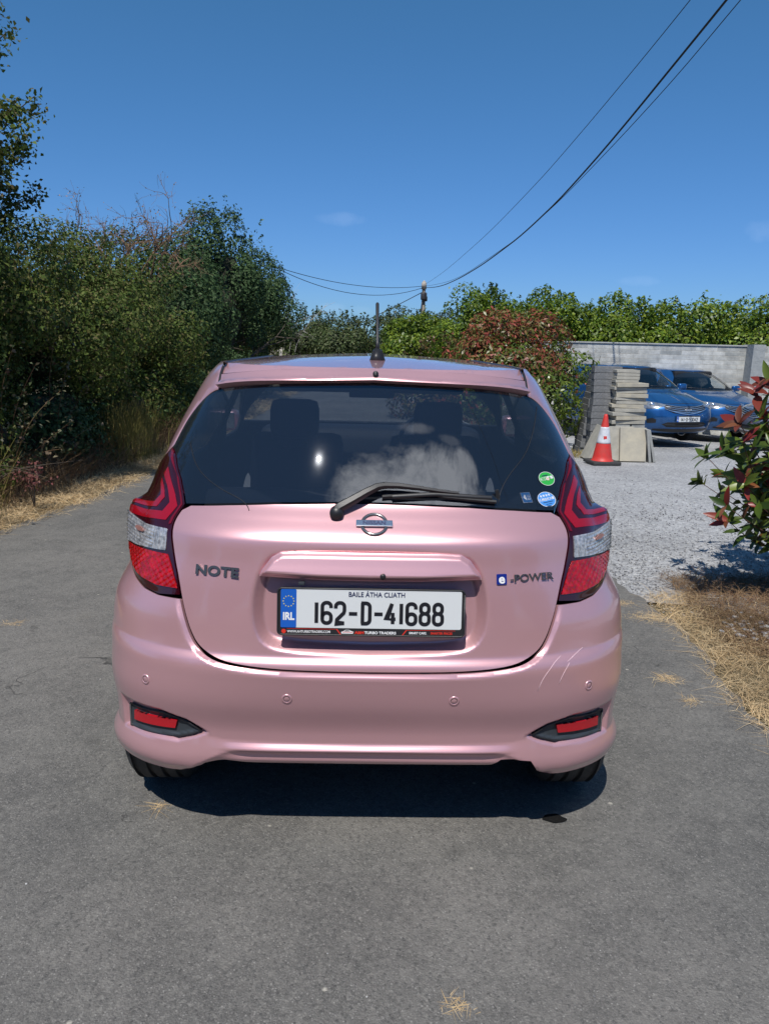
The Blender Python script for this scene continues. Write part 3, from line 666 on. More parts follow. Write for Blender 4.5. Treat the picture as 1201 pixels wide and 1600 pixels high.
# ---------------- the pink hatchback, seen from behind ----------------
CARX, CARY, YAW = -.033, 2.04, R(1.4)
def car_root(name, x, y, yaw, gz=GZ):
    """x, y: world position of the rear centre"""
    fx, fy = -math.sin(yaw), math.cos(yaw)
    return empty(name, (x+fx*2.0, y+fy*2.0, gz), yaw)
def add_rear(root, pt):
    global HATCH_FULL
    HATCH_FULL = np.array(HATCH+[(-u, z) for u, z in HATCH[::-1][1:]])
    g = .0035
    # bumper: below the tailgate and lamps, round to the wheel arches
    bot = [(1.03, .62), (1.03, .45), (uy(.335, .30), .30)]
    half = [(0, .5535)]+[(u+.003, z-.0035) for u, z in HATCH[::-1][1:] if z < .735]
    lampb = [(.551, .741), (.6293, .7396), (.6975, .747), (.766, .7644), (.85, .795), (.93, .820)]
    side = [(.951, .778), (.985, .697), (1.010, .62), (1.03, .45), (1.045, .33), (1.03, .24), (1.0, .175)]
    low = [(.95, .165), (.82, .158), (.73, .160), (.63, .167), (.585, .182), (.53, .215), (.485, .243), (.43, .250), (.36, .240), (.27, .234), (0, .231)]
    lowR = [(.95, .165), (.82, .158), (.73, .160), (.63, .167), (.585, .182), (.53, .215), (.49, .262), (.44, .268), (.40, .262), (.375, .240), (.27, .234)]
    R_ = half+lampb+side+lowR
    L_ = [(-u, z) for u, z in (half[1:]+lampb+side+low)][::-1]
    fh = [(u, z) for u, z in FOG]
    panel('rear_bumper', R_+L_[0:], pt, root, [np.array(fh), np.array([(-u, z) for u, z in fh])], .0075, bumper_disp, .012)
    # reflector inserts
    for s in (1, -1):
        nm = 'reflector_bezel'
        q = np.array(FOG)*[s, 1]
        o = panel(nm, q, MT['dark_plastic'], root, (), .008, lambda u, z: -.007-.006*sst(-sdf(np.stack([np.abs(u), z], 1), np.array(FOG)), .002, .012), .012)
        panel('red_reflector', np.array(REDR)*[s, 1], MT['reflector'], o, (), .008, lambda u, z: 0*u-.005, .008)
        P = [to3d(np.array([u*s]), np.array([z]), np.array([-.0065]))[0] for u, z in FOG+FOG[:1]]
        MB().tube(P, .0035, 6).build('bezel_rim', MT['black_plastic'], o, True, OFF)
    # tailgate
    gt = [(0, 1.026), (.12, 1.0245), (.30, 1.019), (.45, 1.009), (.585, .9975)]
    gateh = [(u-.004, z+.0035*float(sst(np.array(.56-z), -.2, 0))) for u, z in HATCH]
    tg = gt+gateh[1:]
    poly = np.array(tg[:-1]+[(0, .561)]+[(-u, z) for u, z in tg[1:-1][::-1]])
    gate = panel('tailgate', poly, pt, root, (), .0075, gate_disp, .02)
    # glass and its dark frame
    gl = [(0, 1.031), (.12, 1.0295), (.30, 1.024), (.45, 1.014), (.607, 1.0007), (.655, 1.060), (.735, 1.121), (.790, 1.139)]+GTOP[::-1][1:]
    glm = np.array(gl[:-1]+[(0, 1.3729)]+[(-u, z) for u, z in gl[1:-1][::-1]])
    wnd = panel('rear_window', glm, MT['tint'], root, (), .012, None, 0, push=.001)
    # roof lip of the tailgate
    sp = [(u, z+.003) for u, z in GTOP if u < .595]+[(.6, 1.339)]; st = [(ux(x, z), z-.0025) for x, z in SEAM_TOP]
    sp[-1] = (.594, 1.3385); st[-1] = (st[-1][0]-.004, st[-1][1])
    half = st+[(.598, 1.360)]+sp[::-1]
    half = [p for p in half]
    poly = np.array(half[:1]+half[1:-1]+[(0, 1.376)]+[(-u, z) for u, z in half[1:-1][::-1]])
    def lip(u, z):
        b = np.interp(np.abs(u), [p[0] for p in GTOP if p[0] < .62], [p[1] for p in GTOP if p[0] < .62]); return .003+.022*np.exp(-np.clip(z-b-.010, 0, 1)/.016)
    lipo = panel('tailgate_spoiler', poly, pt, root, (), .008, lip, .03)
    m = MB()
    P = to3d(np.array([ux(.004, 1.392)]), np.array([1.392]), .022)[0]
    m.lathe([(.001, -.006), (.008, -.006), (.0095, 0), (.008, .006), (.001, .008)], P, 'y', 20); m.box(P+[0, -.002, -.004], (.012, .016, .012), None, .003)
    m.build('washer_jet', MT['black_plastic'], lipo, True, OFF)
    # handle bar above the plate
    hb = [(ux(x, z), z) for x, z in [(0, .905), (.20, .905), (.262, .902), (.290, .885), (.318, .846), (.325, .829), (.15, .8235), (0, .822)]]
    hb = np.array(hb[:-1]+[(0, .822)]+[(-u, z) for u, z in hb[1:-1][::-1]])
    def hd(u, z):
        s = -sdf(np.stack([u, z], 1), hb); k = sst(s, -.001, .016); t = np.clip((.905-z)/.075, 0, 1)
        return .002+k*(.007+.021*t**.8)-.006*sst(-z, -.842, -.826)*0
    hnd = panel('tailgate_handle', hb, pt, root, (), .006, hd, .03)
    P = to3d(np.array([ux(.034, .838)]), np.array([.838]), .034)[0]
    MB().lathe([(.0008, -.001), (.0075, -.001), (.0085, .003), (.0085, .01)], P, 'y', 24).build('reversing_camera', MT['black_plastic'], hnd, True, OFF)
    m = MB(); m.box((-.20, .052, .817), (.018, .02, .008), None, .002); m.build('plate_light', MT['dark_plastic'], hnd, False, OFF)
    # tail lamps
    for s in (1, -1):
        def lp(u, z):
            e = sst(-sdf(np.stack([np.abs(u), z], 1), np.array(LAMP)), -.001, .022)*sst(np.abs(u), .6, .75)
            return .004+.009*e+.034*sst(np.abs(u), .78, .95)*np.interp(z, [.79, .83, .87, .935, .955, .968, .985], [.1, .35, .62, .95, 1., .45, 0.])*(.35+.65*e)
        o = panel('tail_light', np.array(LAMP)*[s, 1], MT['lamp_dark'], root, (), .009, lp, .02)
        def sub(nm, poly, mt, d, st=.008, th=.004, fn=None): return panel(nm, np.array(poly)*[s, 1], mt, o, (), st, (lambda u, z: lp(u, z)+d+(fn(u, z) if fn else 0)), th, rim=mt)
        sub('light_guide', CH1, MT['lamp_red'], .0015); sub('light_guide', CH2, MT['lamp_red'], .0015); sub('reflex_strip', STRIP, MT['lamp_strip'], .0022)
        sub('clear_lens', CLEAR, MT['lens_clear'], .003, .0045, .010, lambda u, z: .0016*np.sin(z*2*math.pi/.0105)*sst(np.abs(u), .69, .71)+.0018*np.sin(u*2*math.pi/.02)*(1-sst(np.abs(u), .69, .71))+.004*sst(np.abs(u), .85, .93))
        sub('bulb_shade', [(.76, .910), (.76, .903), (.80, .899), (.825, .903), (.82, .911), (.785, .914)], MT['lens_amber'], .0075, .006)
        sub('brake_lens', LOWER, MT['lamp_bright'], .003, .006, .006, lambda u, z: .0011*np.sin(u*260)*np.sin(z*330))
    # sensors
    for x, z in ((-.668, .492), (-.240, .475), (.252, .475), (.668, .492)):
        u = ux(x, z); d = float(bumper_disp(np.array([u]), np.array([z]))[0]); P = Vector(to3d(np.array([u]), np.array([z]), d)[0]); n = Vector(normal_of(np.array([u]), np.array([z]))[0])
        q = n.to_track_quat('Z', 'Y').to_matrix(); m = MB(); m.lathe([(.0001, .0012), (.0085, .0012), (.0095, .0002), (.0098, .0022), (.0125, .0026), (.0155, .0016), (.0165, -.002)], (0, 0, 0), 'z', 36)
        m.v = [tuple(P+q @ Vector(v)) for v in m.v]; m.build('parking_sensor', pt, root, True, OFF)
        m = MB(); m.lathe([(.0086, .0013), (.0094, .0017), (.0098, .0013)], (0, 0, 0), 'z', 30); m.v = [tuple(P+q @ Vector(v)) for v in m.v]; m.build('sensor_ring', MT['dark_plastic'], root, True, OFF)
    return gate, wnd
def surf_frame(x, z, lift=0, disp=None):
    u = ux(x, z); d = lift+(float(disp(np.array([u]), np.array([z]))[0]) if disp else 0)
    P = Vector(to3d(np.array([u]), np.array([z]), d)[0]); n = Vector(normal_of(np.array([u]), np.array([z]))[0])
    ex = Vector((0, 0, 1)).cross(-n) if False else n.cross(Vector((0, 0, 1))); ex = Vector((0, 0, 1)).cross(n); ex.normalize(); ez = n.cross(ex).normalized()
    return P, ex, ez, n
root = car_root('parked_car', CARX, CARY, YAW)
tag(root, 'pink hatchback parked on the tarmac, seen from behind, tailgate shut', 'car')
car_common(root, MT['pink'])
gate, wnd = add_rear(root, MT['pink'])
# plate with dealer surround
pc = Vector((.003, .040, .738)); ez = Vector((0, .145, 1)).normalized(); ex = Vector((1, 0, 0)); n = ex.cross(ez)
if n.y > 0: n = -n
def pbox(name, v, f, mt, l, parent, d): 
    """extruded flat art"""
    k = len(v); top = [(a, b, 0) for a, b, _ in v]; bo = [(a, b, -d) for a, b, _ in v]
    return stamp(name, top+bo, [tuple(range(k))]+[(i, i+k, (i+1) % k+k, (i+1) % k) for i in range(k)], pc, ex, ez, mt, parent, l)
pv, pf = rect(-.271, -.070, .271, .068, 0, .012)
plate = pbox('registration_plate', pv, pf, MT['black_plastic'], .012, root, .016)
rv = []; rf = []
m = MB()
ring = [(a, b) for a, b, _ in rect(-.2695, -.0685, .2695, .0665, 0, .011)[0]]
m.tube([pc+ex*a+ez*b+n*.0125 for a, b in ring+ring[:1]], .0028, 6); m.build('plate_surround', MT['black_plastic'], plate, True, OFF)
plate_art(plate, pc+ez*.0085, ex, ez, 'BAILE ÁTHA CLIATH', '162-D-41688', lift=.0128, Hh=.112, W=.522)
def strip_text(s, size, x, z, mt, sx=1, al='LEFT', bold=0, nm='sponsor_lettering'):
    v, f = text_mesh(s, size, al, bold, sx=sx); return stamp(nm, [(a+x, b+z, c) for a, b, c in v], f, pc, ex, ez, mt, plate, .0132)
zs = -.0595
strip_text('WWW.AHTURBOTRADERS.COM', .0098, -.242, zs, MT['text_white'], .86, bold=.0002)
strip_text('A&H', .0105, -.047, zs-.001, MT['text_red'], 1.25, bold=.0006); strip_text('TURBO TRADERS', .0105, -.019, zs-.001, MT['text_white'], 1.12, bold=.0004)
strip_text('SMART CARS.', .0092, .110, zs, MT['text_white'], .92, bold=.0003); strip_text('SMARTER PRICES', .0092, .172, zs, MT['text_red'], .92, bold=.0003)
def strip_art(nm, v, f, mt): return stamp(nm, v, f, pc, ex, ez, mt, plate, .0134)
strip_art('sponsor_mark', [(-.252+.0065*math.cos(2*math.pi*k/24), zs+.001+.0065*math.sin(2*math.pi*k/24), 0) for k in range(24)], [tuple(range(24))], MT['text_red'])
for a, b in (((-.243, -.0515), (-.102, -.0515)), ((.105, -.0515), (.244, -.0515))): strip_art('sponsor_line', *rect(a[0], a[1], b[0], b[1]+.0012), MT['text_red'])
strip_art('sponsor_line', [(-.102, -.0503, 0), (-.098, -.0503, 0), (-.086, -.066, 0), (-.090, -.066, 0)], [(0, 3, 2, 1)], MT['text_red'])
strip_art('sponsor_line', [(.105, -.0503, 0), (.101, -.0503, 0), (.089, -.066, 0), (.093, -.066, 0)], [(0, 1, 2, 3)], MT['text_red'])
carv = [(-.086, -.0635), (-.052, -.0635), (-.050, -.058), (-.058, -.0555), (-.064, -.0525), (-.074, -.0525), (-.080, -.0565), (-.086, -.0585)]
strip_art('sponsor_car_mark', [(a, b, 0) for a, b in carv], [tuple(range(8))], MT['text_white'])
strip_art('sponsor_car_mark', [(-.083, -.060, .0002), (-.052, -.060, .0002), (-.052, -.0585, .0002), (-.083, -.0585, .0002)], [(0, 1, 2, 3)], MT['text_red'])
strip_art('sponsor_car_mark', [(-.078, -.0570, .0002), (-.060, -.0565, .0002), (-.065, -.0538, .0002), (-.073, -.0538, .0002)], [(0, 1, 2, 3)], MT['black_plastic'])
# scuffs on the right of the bumper
sc = pm('paint_scuff', (.80, .62, .66), .6)
for pts in ([(.50, .50), (.515, .545), (.545, .575), (.57, .59)], [(.565, .515), (.58, .555), (.61, .585)], [(.59, .575), (.62, .588), (.645, .605)], [(.49, .565), (.50, .60)]):
    u_ = chaikin(np.array(pts), 2, False); P_ = [Vector(to3d(np.array([ux(x, z)]), np.array([z]), bumper_disp(np.array([ux(x, z)]), np.array([z]))+.0002)[0]) for x, z in u_]
    MB().tube(P_, .0007, 4).build('paint_scuff', sc, root, True, OFF)
# badge above the plate
def round_badge(root_, P, ex, ez, n, sc, name='maker_badge'):
    o = MB(); k = 40; ro, ri = .0445*sc, .0345*sc; V = []; F = []
    for i in range(k):
        q = 2*math.pi*i/k; c, s_ = math.cos(q), math.sin(q)
        for r, h in ((ro, 0), (ro*.985, .0045*sc), ((ro+ri)/2, .0065*sc), (ri*1.02, .0045*sc), (ri, 0)): V.append(P+ex*(r*c)+ez*(r*s_)+n*h)
    for i in range(k):
        for j in range(4): F.append((i*5+j, ((i+1) % k)*5+j, ((i+1) % k)*5+j+1, i*5+j+1))
    b = mesh_obj(name, V, F, MT['chrome_dark'], root_, True, OFF)
    q = Matrix((ex, ez, n)).transposed(); m = MB(); m.box((0, 0, .006*sc), (.116*sc, .024*sc, .007*sc), None, .0022*sc); m.v = [tuple(P+q @ Vector(v)) for v in m.v]; m.build('badge_bar', MT['chrome'], b, False, OFF)
    v, f = text_mesh('NISSAN', .0195*sc, bold=.0006*sc, sx=1.12); stamp('badge_lettering', v, f, P, ex, ez, MT['navy'], b, .0100*sc)
    return b
P, ex2, ez2, n2 = surf_frame(.007, .976, .001)
round_badge(root, P, ex2, ez2, n2, .93)
def emblem_text(name, s, x, z, size, mt, sx=1.0, bold=.0006, sp=1.0):
    P, a, b, n_ = surf_frame(x, z, .0005, gate_disp); v, f = text_mesh(s, size, bold=bold, ext=.0013, sx=sx, spacing=sp)
    return stamp(name, v, f, P, a, b, mt, root, .0022)
emblem_text('model_emblem', 'NOTE', -.452, .833, .0385, MT['chrome_dark'], 1.28, .0016, 1.05)
pe = emblem_text('drive_emblem', '-POWER', .478, .829, .0310, MT['chrome_dark'], 1.22, .0004, 1.0)
P, a, b, n_ = surf_frame(.384, .829, .001, gate_disp)
v, f = rect(-.0155, -.0155, .0155, .0155, 0, .003); k = len(v); stamp('emblem_tile', v+[(p, q, -.003) for p, q, _ in v], f+[(i, i+k, (i+1) % k+k, (i+1) % k) for i in range(k)], P, a, b, MT['badge_blue'], pe, .003)
v, f = text_mesh('e', .038, bold=.0012, sx=1.05); stamp('emblem_letter', v, f, P, a, b, MT['text_white'], pe, .0036)
# window stickers
def sticker(name, x, z, rx, ry, mt, tilt=0):
    P, a, b, n_ = surf_frame(x, z, .0022); r = Matrix.Rotation(R(tilt), 3, n_); a = r @ a; b = r @ b
    o = stamp(name, *disc(rx, ry), P, a, b, mt, root, 0)
    stamp('sticker_rim', *((lambda k: ([((rx*q_)*math.cos(2*math.pi*i/k), (ry*q_)*math.sin(2*math.pi*i/k), 0) for q_ in (1.0, .95) for i in range(k)], [(i, (i+1) % k, k+(i+1) % k, k+i) for i in range(k)]))(48)), P, a, b, MT['text_white'], o, .0003)
    return o, P, a, b
o, P, a, b = sticker('window_sticker', .557, 1.087, .036, .0245, MT['st_green'], 4)
v, f = text_mesh('低燃費車', .0125, bold=.0004, sx=1.25); v = [(p, q+.0, r+.0004) for p, q, r in v]
stamp('sticker_lettering', v, f, P, a, b, MT['text_white'], o, .0006)
stamp('sticker_lettering', *rect(-.016, .010, .012, .013), P, a, b, MT['navy'], o, .0006); stamp('sticker_mark', [(.004+.008*math.cos(2*math.pi*i/20), -.001+.006*math.sin(2*math.pi*i/20), 0) for i in range(20)], [tuple(range(20))], P, a, b, pm('sticker_pink', (.75, .5, .42)), o, .0005)
o, P, a, b = sticker('window_sticker', .548, 1.031, .0375, .0265, MT['st_blue'], 4)
sv = []; sf = []
for k in range(4): v, f = star(-.018+.012*k, .0135, .0058); bb = len(sv); sv += v; sf += [tuple(i+bb for i in p) for p in f]
stamp('sticker_stars', sv, sf, P, a, b, MT['text_white'], o, .0006)
v, f = text_mesh('低排出ガス車', .0105, bold=.0003, sx=1.05); stamp('sticker_lettering', [(p, q, c) for p, q, c in v], f, P, a, b, MT['text_white'], o, .0006)
stamp('sticker_lettering', *rect(-.022, -.0105, .022, -.0085), P, a, b, MT['navy'], o, .0006); stamp('sticker_lettering', *rect(-.013, -.0175, .013, -.016), P, a, b, MT['navy'], o, .0006)
P, a, b, n_ = surf_frame(.478, 1.041, .0022); o = stamp('window_sticker', *rect(-.0165, -.0175, .0165, .0175), P, a, b, MT['st_navy'], root, 0)
stamp('sticker_mark', [(-.012, .0, 0), (-.005, .010, 0), (-.002, .009, 0), (-.001, -.011, 0)], [(0, 3, 2, 1)], P, a, b, MT['lens_clear'], o, .0004)
for q in (.006, .001, -.004, -.008): stamp('sticker_lettering', *rect(.002, q, .013, q+.0018), P, a, b, MT['lens_clear'], o, .0004)
MB().tube([P+a*x_+b*z_ for x_, z_ in ((-.0165, -.0175), (.0165, -.0175), (.0165, .0175), (-.0165, .0175), (-.0165, -.0175))], .0005, 4).build('sticker_rim', MT['lens_clear'], o, False, OFF)
# wiper
def sp_(x, z, l): return Vector(to3d(np.array([ux(x, z)]), np.array([z]), l)[0])
w_ = bpy.data.objects.new('rear_wiper', None); COL.objects.link(w_); w_.parent = root
def ribbon(pts, wid, th, name, mt, par):
    m = MB(); pts = [Vector(p) for p in pts]; V = []; F = []; n = len(pts)
    for i, p in enumerate(pts):
        t = (pts[min(i+1, n-1)]-pts[max(i-1, 0)]).normalized(); nn = Vector((0, -.84, .54)); s = t.cross(nn).normalized(); wd = wid[i] if isinstance(wid, list) else wid; h = th[i] if isinstance(th, list) else th
        for a_, b_ in ((-1, -1), (-.9, .2), (-.5, 1), (.5, 1), (.9, .2), (1, -1)): V.append(p+s*(a_*wd/2)+nn*(b_*h/2))
    for i in range(n-1):
        for k in range(6): F.append((i*6+k, i*6+(k+1) % 6, (i+1)*6+(k+1) % 6, (i+1)*6+k))
    F += [tuple(range(5, -1, -1)), tuple(range((n-1)*6, n*6))]
    m.add(V, F); return smooth_by_angle(m.build(name, mt, par, True, OFF), 50)
arm = [sp_(-.108, 1.000, .022), sp_(-.095, 1.006, .026), sp_(-.06, 1.024, .030), sp_(-.020, 1.045, .034), sp_(.015, 1.061, .034), sp_(.035, 1.0655, .032), sp_(.08, 1.066, .030), sp_(.14, 1.062, .026), sp_(.20, 1.056, .022), sp_(.26, 1.051, .019)]
ribbon(arm, [.026, .030, .028, .025, .022, .020, .017, .014, .012, .010], [.018, .022, .022, .018, .016, .014, .012, .010, .009, .008], 'wiper_arm', MT['black_plastic'], w_)
ribbon([sp_(x, 1.052-.020*abs((x-.19)/.22)**1.2-(.006 if x > .2 else 0)+(0 if x > .06 else .004), .011) for x in np.linspace(.03, .375, 16)], .011, .009, 'wiper_blade', MT['rubber'], w_)
ribbon([sp_(x, 1.054-.014*abs((x-.19)/.22)-.004, .017) for x in np.linspace(.06, .36, 12)], .014, .005, 'blade_holder', MT['black_plastic'], w_)
m = MB(); P = sp_(-.105, 1.000, .006); m.lathe([(.001, -.022), (.018, -.020), (.021, -.008), (.021, .01)], (0, 0, 0), 'y', 28); m.v = [tuple(Vector(v)+P) for v in m.v]; m.build('wiper_pivot', MT['black_plastic'], w_, True, OFF)
# aerial
ae = bpy.data.objects.new('roof_aerial', None); COL.objects.link(ae); ae.parent = root
m = MB(); bz = 1.4395
V = [(-.032, .70, bz-.012), (.032, .70, bz-.012), (.030, .80, bz-.012), (-.030, .80, bz-.012), (-.016, .735, bz+.040), (.016, .735, bz+.040), (.014, .775, bz+.042), (-.014, .775, bz+.042)]
bm = bmesh.new(); vs = [bm.verts.new((v[0]+.012, v[1], v[2])) for v in V]
for f in ((3, 2, 1, 0), (4, 5, 6, 7), (0, 1, 5, 4), (1, 2, 6, 5), (2, 3, 7, 6), (3, 0, 4, 7)): bm.faces.new([vs[i] for i in f])
bmesh.ops.bevel(bm, geom=bm.edges[:], offset=.006, segments=2, affect='EDGES'); bm.verts.index_update(); m.add([v.co.copy() for v in bm.verts], [tuple(v.index for v in f.verts) for f in bm.faces]); bm.free()
m.build('aerial_base', MT['black_plastic'], ae, True, OFF)
m = MB(); p0 = Vector((.012, .755, bz+.035)); p1 = Vector((.009, .86, bz+.205)); m.tube([p0, p0.lerp(p1, .18), p0.lerp(p1, .2), p1.lerp(p0, .02), p1], [.008, .006, .0058, .0065, .0045], 12); m.build('aerial_rod', MT['black_plastic'], ae, True, OFF)
# reflections of a cable and pole, modelled as dark shapes on the glass
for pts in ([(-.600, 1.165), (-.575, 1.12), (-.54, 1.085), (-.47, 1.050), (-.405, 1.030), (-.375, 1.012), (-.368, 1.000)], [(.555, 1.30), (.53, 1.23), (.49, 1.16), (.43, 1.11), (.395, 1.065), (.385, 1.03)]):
    q = chaikin(np.array(pts), 3, False); MB().tube([Vector(to3d(np.array([ux(x, z)]), np.array([z]), .0018)[0]) for x, z in q], .0013, 5).build('cable_reflection', MT['black_plastic'], wnd, True, OFF)
for q in wnd.children: q['label'] = 'thin dark line on the rear window drawn as the reflection of an overhead cable'
m = MB(); m.box(sp_(.385, 1.045, .002), (.012, .006, .05), Matrix.Rotation(R(-12), 3, 'Y'), .002); m.build('pole_reflection', MT['black_plastic'], wnd, False, OFF)  # dark bar standing in for the reflected pole
# ---------------- parked cars seen from the front ----------------
def front_poly(name, pts, mt, root, push=.004, step=.03, smooth=0, thick=.006, parent=None):
    pts = [(ufx(x, z), z) for x, z in pts]
    if smooth: pts = chaikin(pts, smooth)
    return panel(name, pts, mt, parent or root, (), step, None, thick, push=push, rim=mt)
def add_front(root, pt, plate=None):
    """noses: lamps, grille bars, intake, badge, bonnet shut line, wipers"""
    def sym(pts): return pts
    L = [(.40, .735), (.50, .70), (.62, .662), (.76, .655), (.815, .70), (.815, .765), (.74, .79), (.62, .785), (.50, .765)]
    for s in (1, -1):
        o = panel('headlamp', np.array([(ufx(x, z), z) for x, z in L])*[s, 1], MT['headlamp'], root, (), .02, None, .006, push=.006, rim=MT['headlamp'])
        P = to3d(np.array([s*ufx(.63, .725)]), np.array([.725]), .012)[0]; m = MB(); m.lathe([(.002, .012), (.035, .010), (.048, -.004)], P, 'y', 24); m.build('lamp_bowl', MT['chrome'], o, True, OFF)
        q = np.array([(ufx(x, z), z) for x, z in [(.60, .40), (.72, .385), (.74, .46), (.66, .49), (.60, .46)]])*[s, 1]; panel('fog_lamp_recess', q, MT['black_plastic'], root, (), .03, None, .004, push=.004)
    def strip(nm, zc, hw, th, bow, mt, push, par=root):
        V = []; F = []; n = 41
        for i in range(n):
            x = -hw+2*hw*i/(n-1); z = zc+bow*(abs(x)/hw)**1.6; t = th*(1-.55*(abs(x)/hw)**3); s = 1 if x >= 0 else -1
            for dz, p in ((-t/2, 0), (-t/2, push), (t/2, push), (t/2, 0)): V.append(to3d(np.array([s*ufx(abs(x)+1e-4, z+dz)]), np.array([z+dz]), p)[0])
        for i in range(n-1):
            for k in range(4): F.append((i*4+k, (i+1)*4+k, (i+1)*4+(k+1) % 4, i*4+(k+1) % 4))
        return mesh_obj(nm, V, F, mt, par, False, OFF)
    gp = [(3, .570), (ufx(.30, .585), .590), (ufx(.44, .64), .655), (ufx(.47, .72), .735), (ufx(.30, .72), .728), (3, .716)]
    g = panel('grille', gp, MT['black_plastic'], root, (), .02, None, .004, mirror=True, push=.004)
    for zc, hw in ((.694, .455), (.664, .440), (.634, .41), (.604, .36)): strip('grille_bar', zc, hw, .011, .046*(hw/.45)**2, MT['chrome'], .014, g)
    strip('grille_trim', .572, .46, .016, .092, MT['chrome'], .014, g)
    lo = panel('lower_intake', [(3, .315), (ufx(.40, .32), .322), (ufx(.50, .37), .375), (ufx(.40, .41), .415), (3, .415)], MT['black_plastic'], root, (), .02, None, .004, mirror=True, push=.003); strip('intake_bar', .362, .45, .014, .01, MT['dark_plastic'], .012, lo); strip('chin', .245, .62, .07, .02, MT['black_plastic'], .004, lo)
    yf = float(YF(.655)); P = Vector((0, yf+.014, .660)); round_badge(root, P, Vector((-1, 0, 0)), Vector((0, 0, 1)), Vector((0, 1, 0)), 1.25)
    strip('bonnet_gap', .765, .44, .006, -.01, MT['interior'], .0015)
    if plate:
        yp = float(YF(.49))+.022; c = Vector((0, yp, .485)); e1, e2 = Vector((-1, 0, 0)), Vector((0, -.05, 1))
        m = MB(); m.box((0, yp-.008, .485), (.535, .012, .125), None, .003); pl = m.build('registration_plate', MT['dark_plastic'], root, False, OFF)
        plate_art(pl, c, e1, e2, None, plate, lift=-.001)
    for a in ((-.05, .62), (.52, .1)):
        pass
    for x0, x1 in ((-.45, .12), (.15, .62)):
        pts = [Vector(to3d(np.array([ufx(abs(x)+1e-4, z)*(1 if x >= 0 else -1)]), np.array([z]), .022)[0]) for x, z in zip(np.linspace(x0, x1, 9), np.linspace(1.005, 1.03, 9))]
        MB().tube(pts, .008, 6).build('windscreen_wiper', MT['black_plastic'], root, True, OFF)
    m = MB(); m.tube([(0, .72, 1.43), (0, .80, 1.60)], [.006, .004], 8); m.box((0, .72, 1.43), (.05, .09, .04), None, .012); m.build('roof_aerial', MT['black_plastic'], root, True, OFF)
def back_cap(root, pt):
    """plain tail panels for cars only seen from the front"""
    global HATCH_FULL
    HATCH_FULL = np.array(HATCH+[(-u, z) for u, z in HATCH[::-1][1:]])
    lowh = [(0, 1.02), (.6, 1.0)]+LAMP_IN[2:]+[(.85, .80), (1.0, .79), (1.02, .5), (.98, .24), (0, .24)]
    panel('rear_end', np.array(lowh[:-1]+[(0, .24)]+[(-u, z) for u, z in lowh[1:-1][::-1]]), pt, root, (), .03, None, .01)
    gl = [(0, 1.026), (.6, 1.0), (.737, 1.12), (.795, 1.136)]+GTOP[::-1][1:]
    panel('rear_window', np.array(gl[:-1]+[(0, 1.373)]+[(-u, z) for u, z in gl[1:-1][::-1]]), MT['glass'], root, (), .03, None, 0)
    sp = [(ux(x, z), z) for x, z in SEAM_TOP]+[p for p in GTOP if p[0] < .61][::-1]
    panel('roof_edge', np.array(sp[:-1]+[(0, 1.373)]+[(-u, z) for u, z in sp[1:-1][::-1]]), pt, root, (), .02, None, .01)
    for s in (1, -1): panel('tail_light', np.array(LAMP)*[s, 1], MT['lamp_red'], root, (), .03, None, .01, push=.004)
def front_car(x, y, yaw_deg, gz, pt, label, plate, k=.985):
    """x, y = nose centre in the world; yaw 180 faces the camera"""
    yaw = R(yaw_deg); d = Vector((-math.sin(yaw), math.cos(yaw), 0)); r = empty('parked_car', (x-d.x*2.09*k, y-d.y*2.09*k, gz), yaw); r.scale = (k, k, k); tag(r, label, 'car', 'cars parked on the gravel by the stone wall')
    car_common(r, pt); back_cap(r, pt); add_front(r, pt, plate); return r

